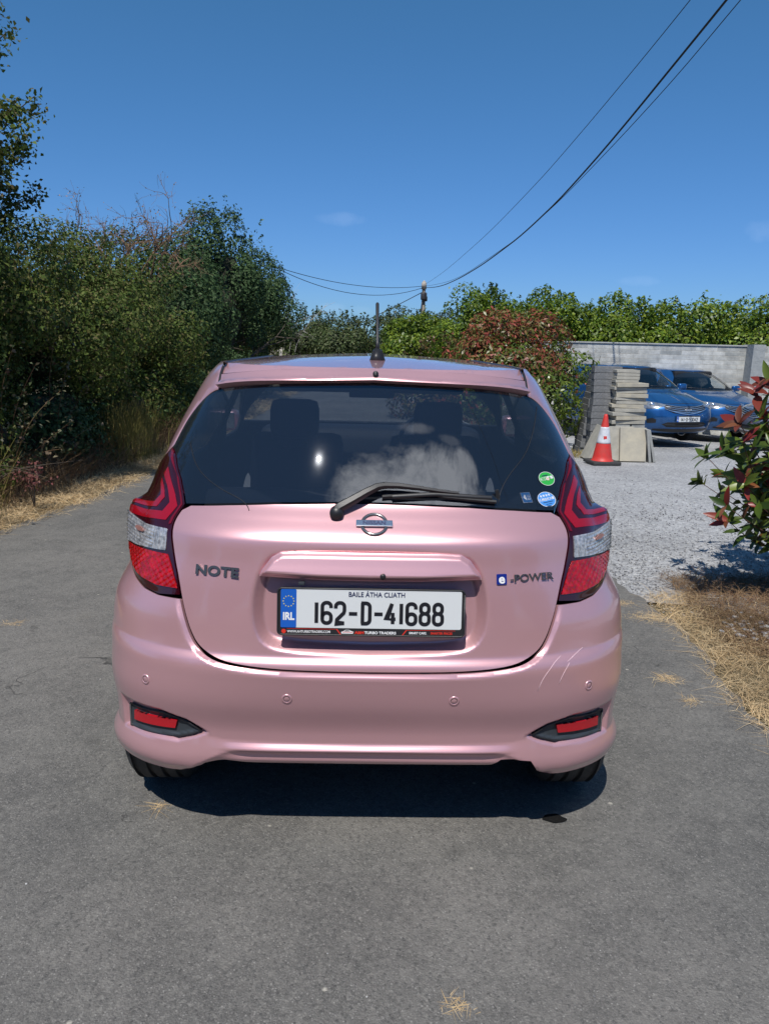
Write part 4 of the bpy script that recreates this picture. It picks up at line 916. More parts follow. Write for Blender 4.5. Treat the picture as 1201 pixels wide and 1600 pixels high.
# ---------------- ground ----------------
def gslope(X, Y):
    X = np.asarray(X, float); Y = np.asarray(Y, float)
    t = np.clip((X-1.0)/1.5, 0, 1); t = t*t*(3-2*t); return GZ-.040*np.clip(Y-8, 0, 12)*t
def gz(x, y): return float(gslope(x, y))
def road_mat():
    m, t, b = new_mat('worn_tarmac'); tc = N(t, 'ShaderNodeTexCoord'); O = tc.outputs['Object']
    def nz(s, d=4., r=.6, w_=None):
        n = N(t, 'ShaderNodeTexNoise', Scale=s, Detail=d, Roughness=r); t.links.new(O if w_ is None else w_, n.inputs['Vector']); return n.outputs['Fac']
    def mr(x, a, b_, c=0., d=1.):
        n = N(t, 'ShaderNodeMapRange'); n.inputs[1].default_value = a; n.inputs[2].default_value = b_; n.inputs[3].default_value = c; n.inputs[4].default_value = d; t.links.new(x, n.inputs[0]); return n.outputs[0]
    def mix(f, a, b_, bl='MIX'):
        n = N(t, 'ShaderNodeMix', data_type='RGBA', blend_type=bl)
        if isinstance(f, float): n.inputs[0].default_value = f
        else: t.links.new(f, n.inputs[0])
        for i, c in ((6, a), (7, b_)):
            if isinstance(c, tuple): n.inputs[i].default_value = (*c, 1)
            else: t.links.new(c, n.inputs[i])
        return n.outputs[2]
    c = mix(mr(nz(.7, 6.), .38, .62), (.104, .102, .096), (.166, .158, .145)); c = mix(mr(nz(11., 6., .7), .42, .66, 0, .6), c, (.082, .081, .076)); c = mix(mr(nz(26., 5., .7), .55, .75, 0, .5), c, (.215, .205, .185))
    c = mix(mr(nz(3.1, 7., .7), .45, .7, 0, .7), c, (.185, .178, .162))
    vo = N(t, 'ShaderNodeTexVoronoi', Scale=150.); t.links.new(O, vo.inputs['Vector'])
    sp = N(t, 'ShaderNodeSeparateColor'); t.links.new(vo.outputs['Color'], sp.inputs[0])
    c = mix(M(t, 'MULTIPLY', mr(sp.outputs[0], .80, .97), M(t, 'MULTIPLY', mr(vo.outputs['Distance'], .42, .30), .75)), c, (.30, .29, .27))
    c = mix(M(t, 'MULTIPLY', mr(sp.outputs[1], .80, .95), .5), c, (.045, .045, .045))
    c = mix(mr(nz(300., 3.), .54, .70, 0, .75), c, (.25, .24, .225))
    v2 = N(t, 'ShaderNodeTexVoronoi', Scale=17.); t.links.new(O, v2.inputs['Vector']); s2 = N(t, 'ShaderNodeSeparateColor'); t.links.new(v2.outputs['Color'], s2.inputs[0])
    c = mix(M(t, 'MULTIPLY', M(t, 'GREATER_THAN', s2.outputs[0], .972), mr(v2.outputs['Distance'], .16, .09)), c, (.38, .36, .31))
    v4 = N(t, 'ShaderNodeTexVoronoi', Scale=105.); t.links.new(O, v4.inputs['Vector']); s4 = N(t, 'ShaderNodeSeparateColor'); t.links.new(v4.outputs['Color'], s4.inputs[0])
    c = mix(M(t, 'MULTIPLY', mr(s4.outputs[0], .72, 1.), .30), c, (.27, .26, .235)); c = mix(M(t, 'MULTIPLY', mr(s4.outputs[1], .74, 1.), .34), c, (.055, .055, .052))
    # dark tar mends and dusty patches
    c = mix(mr(nz(1.35, 9., .72), .60, .70, 0, .6), c, (.066, .065, .060))
    c = mix(mr(nz(.9, 9., .75, O), .62, .72, 0, .5), c, (.165, .15, .12))
    # cracks
    wv = N(t, 'ShaderNodeTexNoise', Scale=2.2, Detail=6.); t.links.new(O, wv.inputs['Vector'])
    va = t.nodes.new('ShaderNodeVectorMath'); va.operation = 'MULTIPLY_ADD'; t.links.new(wv.outputs['Color'], va.inputs[0]); va.inputs[1].default_value = (.9, .9, 0); t.links.new(O, va.inputs[2])
    v3 = N(t, 'ShaderNodeTexVoronoi', Scale=.42, feature='DISTANCE_TO_EDGE'); t.links.new(va.outputs[0], v3.inputs['Vector'])
    cr = M(t, 'MULTIPLY', mr(v3.outputs['Distance'], .0028, .0008), mr(nz(1.1), .54, .62, 0, .7))
    c = mix(cr, c, (.012, .012, .012))
    t.links.new(c, b.inputs['Base Color']); b.inputs['Roughness'].default_value = .88; b.inputs['Specular IOR Level'].default_value = .35
    h = M(t, 'ADD', M(t, 'MULTIPLY', vo.outputs['Distance'], -.6), M(t, 'MULTIPLY', nz(260., 3.), .8)); h = M(t, 'SUBTRACT', h, M(t, 'MULTIPLY', cr, 2.0))
    bp = N(t, 'ShaderNodeBump', Strength=.65, Distance=.006); t.links.new(h, bp.inputs['Height']); t.links.new(bp.outputs[0], b.inputs['Normal'])
    return m
def gravel_mat():
    m, t, b = new_mat('crushed_grey_gravel'); tc = N(t, 'ShaderNodeTexCoord'); O = tc.outputs['Object']
    v = N(t, 'ShaderNodeTexVoronoi', Scale=44.); t.links.new(O, v.inputs['Vector']); v2 = N(t, 'ShaderNodeTexVoronoi', Scale=130.); t.links.new(O, v2.inputs['Vector'])
    s = N(t, 'ShaderNodeSeparateColor'); t.links.new(v.outputs['Color'], s.inputs[0]); s2 = N(t, 'ShaderNodeSeparateColor'); t.links.new(v2.outputs['Color'], s2.inputs[0])
    rp = N(t, 'ShaderNodeValToRGB'); el = rp.color_ramp.elements; el.new(.35); el.new(.7)
    for e, (p, c) in zip(el, ((0, (.19, .192, .195)), (.35, (.34, .342, .348)), (.7, (.44, .442, .445)), (1, (.64, .64, .62)))): e.position = p; e.color = (*c, 1)
    av = M(t, 'ADD', M(t, 'MULTIPLY', s.outputs[0], .6), M(t, 'MULTIPLY', s2.outputs[1], .4)); t.links.new(av, rp.inputs[0])
    nz = N(t, 'ShaderNodeTexNoise', Scale=.8, Detail=6.); t.links.new(O, nz.inputs['Vector']); mr = N(t, 'ShaderNodeMapRange'); mr.inputs[1].default_value = .35; mr.inputs[2].default_value = .68; mr.inputs[3].default_value = .82; mr.inputs[4].default_value = 1.1; t.links.new(nz.outputs['Fac'], mr.inputs[0])
    hs = N(t, 'ShaderNodeHueSaturation'); t.links.new(rp.outputs[0], hs.inputs['Color']); t.links.new(mr.outputs[0], hs.inputs['Value'])
    t.links.new(hs.outputs[0], b.inputs['Base Color']); b.inputs['Roughness'].default_value = .9
    bp = N(t, 'ShaderNodeBump', Strength=.8, Distance=.02); t.links.new(M(t, 'ADD', M(t, 'MULTIPLY', v.outputs['Distance'], -1.), M(t, 'MULTIPLY', v2.outputs['Distance'], -.4)), bp.inputs['Height']); t.links.new(bp.outputs[0], b.inputs['Normal'])
    return m
def sheet(name, poly, mt, lift=0, step=.5, wob=0, fine=None):
    """a polygon (x, y) draped over the ground"""
    p = resample(poly, fine or step)
    if wob:
        for i in range(len(p)): x, y = p[i]; p[i] = (x+wob*(math.sin(y*5.3)+math.sin(y*13.7+1)+.7*math.sin(y*31+x)), y+wob*(math.sin(x*6.1+2)+math.sin(x*17)))
    lo, hi = p.min(0), p.max(0); g = np.stack(np.meshgrid(np.arange(lo[0], hi[0], step), np.arange(lo[1], hi[1], step)), -1).reshape(-1, 2)
    g = g[in_poly(g, p)]; g = g[poly_dist(g, p) > (fine or step)*.5]; pts = p.tolist()+g.tolist(); n = len(p)
    vo, eo, fo, *_ = delaunay_2d_cdt([Vector(q) for q in pts], [(i, (i+1) % n) for i in range(n)], [], 1, 1e-6)
    V = [(v.x, v.y, gz(v.x, v.y)+lift) for v in vo]
    o = mesh_obj(name, V, fo, mt); bm = bmesh.new(); bm.from_mesh(o.data); bmesh.ops.recalc_face_normals(bm, faces=bm.faces[:])
    if sum(f.normal.z for f in bm.faces) < 0: bmesh.ops.reverse_faces(bm, faces=bm.faces[:])
    bm.to_mesh(o.data); bm.free(); o['kind'] = 'structure'; return o
soil = pm('dry_soil', (.085, .075, .040), .95, noise=(3, (.16, .125, .070), 9), bump=(35, .9, .03))
xs = np.concatenate([[-900, -200, -60], np.arange(-20, 20.1, .5), [60, 200, 900]]); ys = np.concatenate([[-900, -200, -60], np.arange(-20, 40.1, .5), [60, 200, 900]])
XX, YY = np.meshgrid(xs, ys); V = np.stack([XX, YY, gslope(XX, YY)-.03], -1).reshape(-1, 3); nx = len(xs)
o = mesh_obj('ground', V, [(j*nx+i, j*nx+i+1, (j+1)*nx+i+1, (j+1)*nx+i) for j in range(len(ys)-1) for i in range(nx-1)], soil); o['kind'] = 'structure'
yard = [(1.2, 4.7), (1.75, 4.6), (2.1, 4.55), (2.6, 4.3), (3.6, 4.1), (5, 3.6), (6.5, 2.2), (8, -2), (24, -3), (24, 19.3), (1.4, 19.3), (1.3, 10)]
sheet('gravel_yard', yard, gravel_mat(), -.012, .35)
lane = [(-3.5, -14), (3.2, -14), (2.6, -2), (2.15, 1.0), (1.78, 2.4), (1.66, 3.1), (1.70, 3.7), (1.74, 4.3), (1.62, 4.9), (1.50, 5.4), (1.42, 6.5), (1.5, 12), (1.45, 20), (.5, 32), (-1.2, 46), (-4, 46), (-3.2, 32), (-2.75, 20), (-2.72, 12), (-2.78, 9.2), (-2.92, 7.4), (-3.14, 6.0), (-3.3, 4.5), (-3.4, 2), (-3.5, -2)]
sheet('road', lane, road_mat(), .0, .4, .018, .06)
def blob(cx, cy, rx, ry, n=40, k=.25, seed=0):
    r_ = random.Random(seed); ph = [r_.uniform(0, 6.28) for _ in range(4)]
    return [(cx+rx*(1+k*(math.sin(2*a+ph[0])*.5+math.sin(3*a+ph[1])*.4+math.sin(5*a+ph[2])*.25))*math.cos(a), cy+ry*(1+k*(math.sin(2*a+ph[3])*.5+math.sin(4*a+ph[1])*.4))*math.sin(a)) for a in np.linspace(0, 2*math.pi, n, endpoint=False)]
wet = pm('oily_wet_tarmac', (.012, .012, .012), .25)
o = sheet('road_stain', blob(.603, 2.285, .036, .024, 30, .25, 3), wet, .004, .03, 0, .01)
# ---------------- loose stones ----------------
def rock(r, seed):
    r_ = random.Random(seed); bm = bmesh.new(); bmesh.ops.create_icosphere(bm, subdivisions=1, radius=r)
    for v in bm.verts: v.co *= r_.uniform(.7, 1.2); v.co.z *= .6
    bm.verts.index_update(); V = [v.co.copy() for v in bm.verts]; F = [tuple(v.index for v in f.verts) for f in bm.faces]; bm.free(); return V, F
st_m = leaf_mat('loose_stones', [(.15, .15, .155), (.26, .26, .27), (.36, .36, .36), (.45, .44, .42)], .9, 0)
rocks = [rock(1, i) for i in range(8)]; mb = MB(); r_ = random.Random(5)
for i in range(5200):
    y = 4.35+abs(r_.gauss(0, 1.9)); x = r_.uniform(1.25, 3.4)+r_.gauss(0, .1)
    if y < 4.9 and x < 1.5: continue
    s = r_.uniform(.003, .009)*(1 if y < 7 else 1.2); V, F = rocks[i % 8]; a = r_.uniform(0, 6.28); c, s_ = math.cos(a)*s, math.sin(a)*s; g = gz(x, y)
    mb.add([(x+v.x*c-v.y*s_, y+v.x*s_+v.y*c, g-.008+v.z*s+s*.3) for v in V], F)
for i in range(260):   # strays on the tarmac
    x = r_.uniform(-3, 1.7); y = r_.uniform(1.2, 9)
    s = r_.uniform(.0015, .0042); V, F = rocks[i % 8]; mb.add([(x+v.x*s, y+v.y*s, gz(x, y)+.001+v.z*s+s*.3) for v in V], F)
o = mb.build('loose_gravel', st_m); tag(o, 'loose grey stones strewn along the gravel edge and the road', 'gravel', kind='stuff')
# ---------------- stone wall ----------------
def wall_mat():
    m, t, b = new_mat('split_stone_cladding'); tc = N(t, 'ShaderNodeTexCoord'); mp = N(t, 'ShaderNodeMapping'); mp.inputs['Rotation'].default_value = (math.pi/2, 0, 0); t.links.new(tc.outputs['Object'], mp.inputs['Vector'])
    br = N(t, 'ShaderNodeTexBrick', offset=.37, offset_frequency=2, squash=.62, squash_frequency=3); br.inputs['Scale'].default_value = 1; br.inputs['Brick Width'].default_value = .52; br.inputs['Row Height'].default_value = .105; br.inputs['Mortar Size'].default_value = .006
    br.inputs['Color1'].default_value = (.36, .37, .35, 1); br.inputs['Color2'].default_value = (.58, .58, .54, 1); br.inputs['Mortar'].default_value = (.52, .50, .44, 1); t.links.new(mp.outputs[0], br.inputs['Vector'])
    nz = N(t, 'ShaderNodeTexNoise', Scale=5.0, Detail=8.0, Roughness=.7); t.links.new(mp.outputs[0], nz.inputs['Vector'])
    mr = N(t, 'ShaderNodeMapRange'); mr.inputs[1].default_value = .3; mr.inputs[2].default_value = .7; mr.inputs[3].default_value = .65; mr.inputs[4].default_value = 1.2; t.links.new(nz.outputs['Fac'], mr.inputs[0])
    hs = N(t, 'ShaderNodeHueSaturation'); t.links.new(br.outputs['Color'], hs.inputs['Color']); t.links.new(mr.outputs[0], hs.inputs['Value']); t.links.new(hs.outputs[0], b.inputs['Base Color']); b.inputs['Roughness'].default_value = .9
    bp = N(t, 'ShaderNodeBump', Strength=.6, Distance=.03); t.links.new(M(t, 'ADD', M(t, 'MULTIPLY', nz.outputs['Fac'], .8), M(t, 'MULTIPLY', br.outputs['Fac'], -.5)), bp.inputs['Height']); t.links.new(bp.outputs[0], b.inputs['Normal'])
    return m
wm = wall_mat(); r_ = random.Random(11)
wl = empty('stone_wall', (6, 18.6, -.5)); tag(wl, 'long low wall clad in pale grey split stone behind the parked cars', 'wall')
def wpart(name, c, d, mt, bev=0): m = MB(); m.box(c, d, None, bev); return m.build(name, mt, wl, False, (6, 18.6, -.5))
wpart('wall_face', (5.8, 18.7, .52), (5.56, .22, 2.2), wm); wpart('wall_face', (14.4, 18.35, .53), (11.2, .22, 2.22), wm)
wpart('wall_pier', (8.72, 18.50, .54), (.28, .55, 2.27), pm('shaded_stone', (.27, .29, .29), .9, noise=(4, (.36, .37, .36), 8), bump=(14, .5, .02)))  # stone colour darkened to hold the shade on the wall's return
cop = pm('pale_coping', (.42, .42, .40), .85, noise=(6, (.33, .34, .33), 8))
for i in range(7): wpart('coping_stone', (3.31+i*.83, 18.7, 1.637), (.824, .27, .034), cop, .006)
# ---------------- pole and cables ----------------
pole = empty('utility_pole', (3.45, 80, GZ)); tag(pole, 'weathered wooden utility pole rising above the far hedge', 'utility pole')
def pp(name, mb_, mt): return mb_.build(name, mt, pole, True, (3.45, 80, GZ))
pp('pole_shaft', MB().tube([(3.45, 80, GZ-.5), (3.45, 80, 7.7)], [.22, .17], 12), pm('grey_pole_wood', (.16, .13, .10), .9, noise=(3, (.28, .25, .21))))
pp('pole_top', MB().tube([(3.45, 80, 6.95), (3.45, 80, 7.55), (3.45, 80, 7.8)], [.27, .26, .06], 10), pm('pale_pole_cap', (.42, .38, .33), .8))
m = MB(); m.box((3.45, 79.75, 6.25), (.62, .5, .75), None, .12); m.box((3.70, 79.8, 6.0), (.25, .4, .5), None, .08); pp('junction_box', m, pm('dark_junction', (.03, .03, .035), .6))
m = MB(); m.tube([(3.30, 79.7, 5.9), (3.2, 79.7, 4.8), (3.38, 79.75, 3.0), (3.4, 79.75, 0)], .05, 6); pp('down_cable', m, MT['black_plastic'])
cab = pm('black_cable', (.012, .012, .014), .6)
def cable(name, pts, r, label, n=40):
    pts = np.array(pts, float); s = np.concatenate([[0], np.cumsum(np.linalg.norm(np.diff(pts, axis=0), axis=1))]); fs = [mono(s, pts[:, k]) for k in range(3)]
    # denser towards the near end
    q = s[-1]*(1-(1-np.linspace(0, 1, n))**2); P = np.stack([f(q) for f in fs], 1); rad = [r*(1+.7*min(1, y/60)) for y in P[:, 1]]
    o = MB().tube(P, rad, 6).build(name, cab, None, True); return tag(o, label, 'cable')
def para(p0, p1, sag, n=14): p0 = np.array(p0, float); p1 = np.array(p1, float); return [p0+(p1-p0)*t-np.array([0, 0, sag*4*t*(1-t)]) for t in np.linspace(0, 1, n)]
cable('overhead_cable', [(3.45, 79.8, 7.2), (3.575, 73.93, 6.70), (3.99, 53.76, 5.60), (4.224, 42.43, 5.30), (4.358, 35.89, 5.23), (4.49, 29.46, 5.26), (4.616, 23.36, 5.46), (4.696, 19.48, 5.75), (4.752, 16.76, 6.03), (4.793, 14.76, 6.27), (4.84, 12.48, 6.55), (4.93, 6, 7.35), (5.0, -6, 8.7)], .017, 'thickest black overhead cable sweeping from the pole to the top right', 90)
cable('overhead_cable', [(3.45, 79.8, 7.4), (3.535, 73.19, 7.1), (3.901, 43.88, 6.25), (4.073, 30.2, 6.08), (4.16, 23.17, 6.12), (4.214, 18.9, 6.23), (4.25, 16.03, 6.34), (4.294, 12.45, 6.52), (4.4, 4, 7.2)], .006, 'thin upper overhead wire running left of the thick cable', 80)
cable('overhead_cable', [(3.45, 79.8, 7.3), (3.656, 70.96, 6.677), (4.339, 41.01, 5.40), (4.587, 30.12, 5.36), (4.728, 23.91, 5.53), (4.842, 18.91, 5.84), (4.899, 16.41, 6.04), (4.942, 14.54, 6.22), (4.992, 12.35, 6.50), (5.1, 4, 7.4)], .0065, 'thin overhead wire hanging just below and right of the thick cable', 80)
cable('overhead_cable', para((3.4, 79.8, 7.25), (-9.5, 62, 7.3), .75), .015, 'upper thin wire from the pole towards the tall left hedge', 30)
cable('overhead_cable', para((3.4, 79.8, 7.1), (-9.5, 61, 7.3), 1.45), .015, 'lower sagging wire from the pole towards the tall left hedge', 30)
cable('overhead_cable', para((3.4, 79.8, 6.7), (-8, 73, .8), .15), .022, 'dark stay wire slanting down left from the pole into the hedge', 20)
# ---------------- cone ----------------
cx, cy = 3.27, 11.35; cz = gz(cx, cy); cone = empty('traffic_cone', (cx, cy, cz), .12); cone.scale = (.87, .87, .95); tag(cone, 'red traffic cone with a white sleeve in front of the paving slabs', 'traffic cone')
red = pm('cone_red', (.62, .030, .022), .5, noise=(9, (.50, .05, .04), 5)); wht = pm('cone_white_sleeve', (.66, .67, .70), .4, noise=(12, (.5, .52, .56), 4))
m = MB(); m.box((0, 0, .028), (.50, .50, .055), None, .018); o = m.build('cone_base', MT['rubber'], cone); 
prof = lambda a, b, e=0: [(.175+(.03-.175)*((h-.05)/.73)+e, h) for h in np.linspace(a, b, 12)]
MB().lathe([(.20, .052)]+prof(.065, .76)+[(.024, .785), (.0, .787)], (0, 0, 0), 'z', 40).build('cone_body', red, cone, True)
MB().lathe([(prof(.33, .34)[0][0]-.003, .33)]+prof(.332, .585, .003)+[(prof(.585, .59)[0][0]-.003, .586)], (0, 0, 0), 'z', 40).build('white_sleeve', wht, cone, True)
m = MB(); m.box((-.02, -.1005, .425), (.055, .008, .045), Matrix.Rotation(R(-11), 3, 'X')); m.build('sleeve_tear', red, cone)
# ---------------- paving slabs and blocks ----------------
slab_m = pm('pale_cast_slab', (.42, .40, .34), .85, noise=(6, (.30, .29, .25), 8), bump=(60, .4, .006)); slab2 = pm('yellowish_slab', (.46, .42, .32), .85, noise=(4, (.33, .31, .26), 8), bump=(60, .4, .006)); grey_b = pm('dark_concrete_block', (.20, .205, .21), .95, noise=(7, (.125, .13, .135), 8), bump=(40, .6, .012)); edge_g = pm('grey_slab', (.25, .26, .25), .9, noise=(7, (.33, .33, .31), 8), bump=(50, .5, .006))
def slab(name, w_, d, h, loc, rot, mt, label, cat, group=None, seed=0, bev=.006):
    r_ = random.Random(seed); m = MB(); m.box((0, 0, h/2), (w_, d, h), None, bev)
    m.v = [(x+r_.uniform(-.0015, .0015), y+r_.uniform(-.0015, .0015), z+r_.uniform(-.001, .001)) for x, y, z in m.v]
    o = m.build(name, mt, None, False); o.location = loc; o.rotation_euler = rot; return tag(o, label, cat, group)
PX, PY = 3.80, 12.05; pz = gz(PX, PY); r_ = random.Random(21)
# plinth row of concrete blocks standing behind the leaning slabs
for i, x in enumerate((-.20, .03, .24)): slab('concrete_block', .215, .42, .43, (PX+x, PY+.18, pz), (0, 0, r_.uniform(-.03, .03)), edge_g, ['grey block under the left side of the slab stack', 'grey block under the middle of the slab stack', 'grey block under the right side of the slab stack'][i], 'concrete block', 'blocks carrying the slab stack', i)
z = pz+.432
for i, (x, w_) in enumerate(((-.06, .23), (.185, .21))): slab('concrete_block', w_, .38, .135, (PX+x, PY+.14, z), (0, 0, r_.uniform(-.04, .04)), edge_g, ['squat grey block left of its twin just below the pale slabs', 'squat grey block right of its twin just below the pale slabs'][i], 'concrete block', 'squat blocks under the pale slabs', i+5)
z += .137
first = None
for i in range(11):
    h = r_.choice((.044, .050, .055, .060)); w_ = .50+r_.uniform(-.02, .03); x = PX+.02+r_.uniform(-.028, .03)
    lab = 'bottom pale slab resting on the two squat blocks' if i == 0 else ('topmost wide pale slab of the stack under the small slabs' if i == 10 else 'pale flat paving slab lying within the middle of the stack')
    slab('paving_slab', w_, .42, h, (x, PY+.15+r_.uniform(-.03, .03), z), (r_.uniform(-.012, .012), r_.uniform(-.02, .02), r_.uniform(-.07, .07)), [slab_m, slab2, slab_m][i % 3], lab, 'paving slab', 'pale slabs lying flat in the stack', 30+i); z += h+.0045
for i in range(4):
    h = .048; slab('paving_slab', .36+r_.uniform(-.01, .01), .36, h, (PX-.045+r_.uniform(-.01, .01), PY+.17, z), (0, 0, r_.uniform(-.03, .03)), slab_m, 'very top narrow slab crowning the pale stack' if i == 3 else 'narrow pale slab near the top of the stack', 'paving slab', 'narrow slabs on top of the stack', 60+i); z += h+.003
# leaning slabs in front
def lean(x, y, w_, hh, th, tilt, yaw, mt, lab, s): 
    slab('paving_slab', w_, th, hh, (x, y, gz(x, y)), (R(tilt), 0, R(yaw)), mt, lab, 'paving slab', 'slabs leaning against the stack', s)
lean(PX+.06, PY-.30, .41, .53, .045, -13, 1, slab2, 'stained cream slab leaning upright at the front of the stack', 70)
lean(PX-.10, PY-.235, .40, .54, .04, -12, 3, slab_m, 'pale slab leaning just behind and left of the stained cream slab', 71)
lean(PX-.15, PY-.175, .40, .53, .04, -12, 2, slab_m, 'rearmost pale slab in the leaning row beside the cone', 72)
for k, (dx, rz) in enumerate(((.335, 9), (.405, 14))):
    o = slab('paving_slab', .04, .42, .52, (PX+dx, PY-.10, gz(PX+dx, PY-.10)), (0, R(-rz), 0), edge_g, ['inner grey slab leaning on the right flank of the stack', 'outer grey slab leaning on the right flank of the stack'][k], 'paving slab', 'slabs leaning on the right flank', 75+k)
for k, (dx, rz) in enumerate(((-.62, 24), (-.50, 18))):
    o = slab('paving_slab', .045, .50, .58 if k == 0 else .50, (PX+dx, PY-.05, gz(PX+dx, PY)), (0, R(rz), 0), slab_m if k == 0 else edge_g, ['pale slab leaning behind the cone, outermost on the left', 'slab leaning behind the cone beside the outermost one'][k], 'paving slab', 'slabs leaning behind the cone', 78+k)
# dark block pile
BX, BY = 3.62, 13.0; bz = gz(BX, BY); rows = 13; bh = .104; proto = {}
for j in range(rows):
    x0 = 3.30+.013*j+(.02 if j > 9 else 0); x = x0; k = 0; 
    while x < 4.02:
        w_ = r_.choice((.11, .20, .215)); w_ = min(w_, 4.1-x); 
        if w_ < .06: break
        key = (round(w_, 3)); 
        ORD = ['bottom', 'second', 'third', 'fourth', 'fifth', 'sixth', 'seventh', 'eighth', 'ninth', 'tenth', 'eleventh', 'twelfth', 'top']; lab = 'dark grey block in the %s course of the tall pile behind the slabs' % ORD[j]
        if key in proto:
            o = proto[key].copy(); COL.objects.link(o); o['label'] = lab; o['group'] = 'dark blocks of the tall pile'
        else:
            m = MB(); m.box((0, 0, bh/2), (w_-.006, .44, bh-.004), None, .004); o = m.build('concrete_block', grey_b, None, False); proto[key] = o; tag(o, lab, 'concrete block', 'dark blocks of the tall pile')
        o.location = (x+w_/2, BY+.1+r_.uniform(-.02, .02), bz+j*bh); o.rotation_euler = (0, 0, r_.uniform(-.03, .03)); x += w_; k += 1
for j in range(14):
    if j == 0: zz = pz; 
    o = proto[sorted(proto)[-1]].copy(); COL.objects.link(o); o.location = (PX-.285+r_.uniform(-.01, .01), PY+.30, pz+j*.104); o.rotation_euler = (0, 0, R(90)+r_.uniform(-.03, .03)); o['label'] = 'dark block in the %s course of the narrow column left of the pale slabs' % (ORD[j] if j < 12 else ['thirteenth', 'top'][j-12]); o['group'] = 'dark blocks of the narrow column'
# ---------------- cars on the gravel ----------------
c1 = front_car(5.70, 14.40, 180+16, -.31, MT['blue'], 'blue hatchback facing the camera, its left side behind the slab stack', '141-D-53042')
c2 = front_car(7.55, 16.0, 180+16, -.40, MT['blue'], 'second blue hatchback, behind and right of the first one', None)
c3 = front_car(6.95, 14.45, 180-76, -.34, MT['silver'], 'silver car standing behind the red-leaved shrub', None)

# ---------------- plants ----------------
def leaves(C, Nrm, size, rng, aspect=1.9, up=0., kite=True):
    """one pointed quad per centre; C (n,3), Nrm (n,3)"""
    n = len(C); Nn = Nrm/(np.linalg.norm(Nrm, axis=1, keepdims=True)+1e-9)
    a = rng.normal(size=(n, 3)); a[:, 2] += up; t = a-(a*Nn).sum(1, keepdims=True)*Nn; t /= np.linalg.norm(t, axis=1, keepdims=True)+1e-9
    b = np.cross(Nn, t); s = size*rng.uniform(.65, 1.35, n)[:, None]
    L = t*s; W = b*s/aspect
    return np.stack([C-L*.5, C+W*.5-L*.05+Nn*s*.10, C+L*.5-Nn*s*.05, C-W*.5-L*.05+Nn*s*.10], 1)
def crown_points(n, c, rad, rng, lumps=26, lr=(.28, .5), flat=0.0, fill=.25, jag=0):
    """clumped points over an ellipsoid; returns points and outward directions"""
    d = rng.normal(size=(lumps, 3)); d /= np.linalg.norm(d, axis=1, keepdims=True); d[:, 2] = np.where(d[:, 2] < -.55, -d[:, 2]*.3, d[:, 2])
    rr = rng.uniform(.55, .92, lumps)[:, None]; lc = d*rr; lrad = rng.uniform(lr[0], lr[1], lumps)
    w_ = lrad**2; w_ /= w_.sum(); k = rng.choice(lumps, n, p=w_)
    q = rng.normal(size=(n, 3)); q /= np.linalg.norm(q, axis=1, keepdims=True); r = lrad[k]*(1-fill*rng.random(n)**1.5)*np.where(rng.random(n) < .12, rng.uniform(1, 1.22, n), 1)
    P = lc[k]+q*r[:, None]
    inside = np.linalg.norm(P, axis=1) < .45; keep = ~inside | (rng.random(n) < .25)
    P = P[keep]; q = q[keep]; out = q*.8+P/np.linalg.norm(P, axis=1, keepdims=True)*.5
    return P*np.array(rad)+np.array(c), out
def sprigs(n, c, rad, rng, ln=.35, per=22, top=True, size=.05, spread=.05):
    """upright shoots breaking the outline"""
    C = []; Q = []
    for _ in range(n):
        d = rng.normal(size=3); d[2] = abs(d[2])*(1.6 if top else .7)+(.1 if top else 0); d /= np.linalg.norm(d); p0 = np.array(c)+d*np.array(rad)*rng.uniform(.85, 1.0); dr = d*.5+np.array([rng.normal()*.25, rng.normal()*.25, .9]); dr /= np.linalg.norm(dr); l = ln*rng.uniform(.4, 1.3)
        for i in range(per): t = rng.random(); C.append(p0+dr*l*t+rng.normal(size=3)*spread*(1-.6*t)); Q.append(rng.normal(size=3)+np.array([0, 0, .8]))
    return np.array(C), np.array(Q)
twig_m = pm('hedge_twig_bark', (.055, .042, .032), .9, noise=(10, (.10, .08, .06), 5))
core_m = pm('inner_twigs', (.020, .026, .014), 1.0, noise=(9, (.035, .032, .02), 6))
def branches(mb, p, d, l, r, depth, rng, split=3, droop=.0, curl=.35):
    pts = [np.array(p, float)]; dd = np.array(d, float); n = 5
    for i in range(n): dd = dd+rng.normal(size=3)*curl*.35; dd[2] -= droop; dd /= np.linalg.norm(dd); pts.append(pts[-1]+dd*l/n)
    mb.tube(pts, [r*(1-.55*i/n) for i in range(n+1)], 5 if depth > 1 else 4, False)
    if depth > 0:
        for k in range(split):
            i = rng.integers(2, n+1); nd = dd+rng.normal(size=3)*.75; nd[2] += .15; nd /= np.linalg.norm(nd); branches(mb, pts[i], nd, l*rng.uniform(.55, .8), r*.5, depth-1, rng, split, droop, curl)
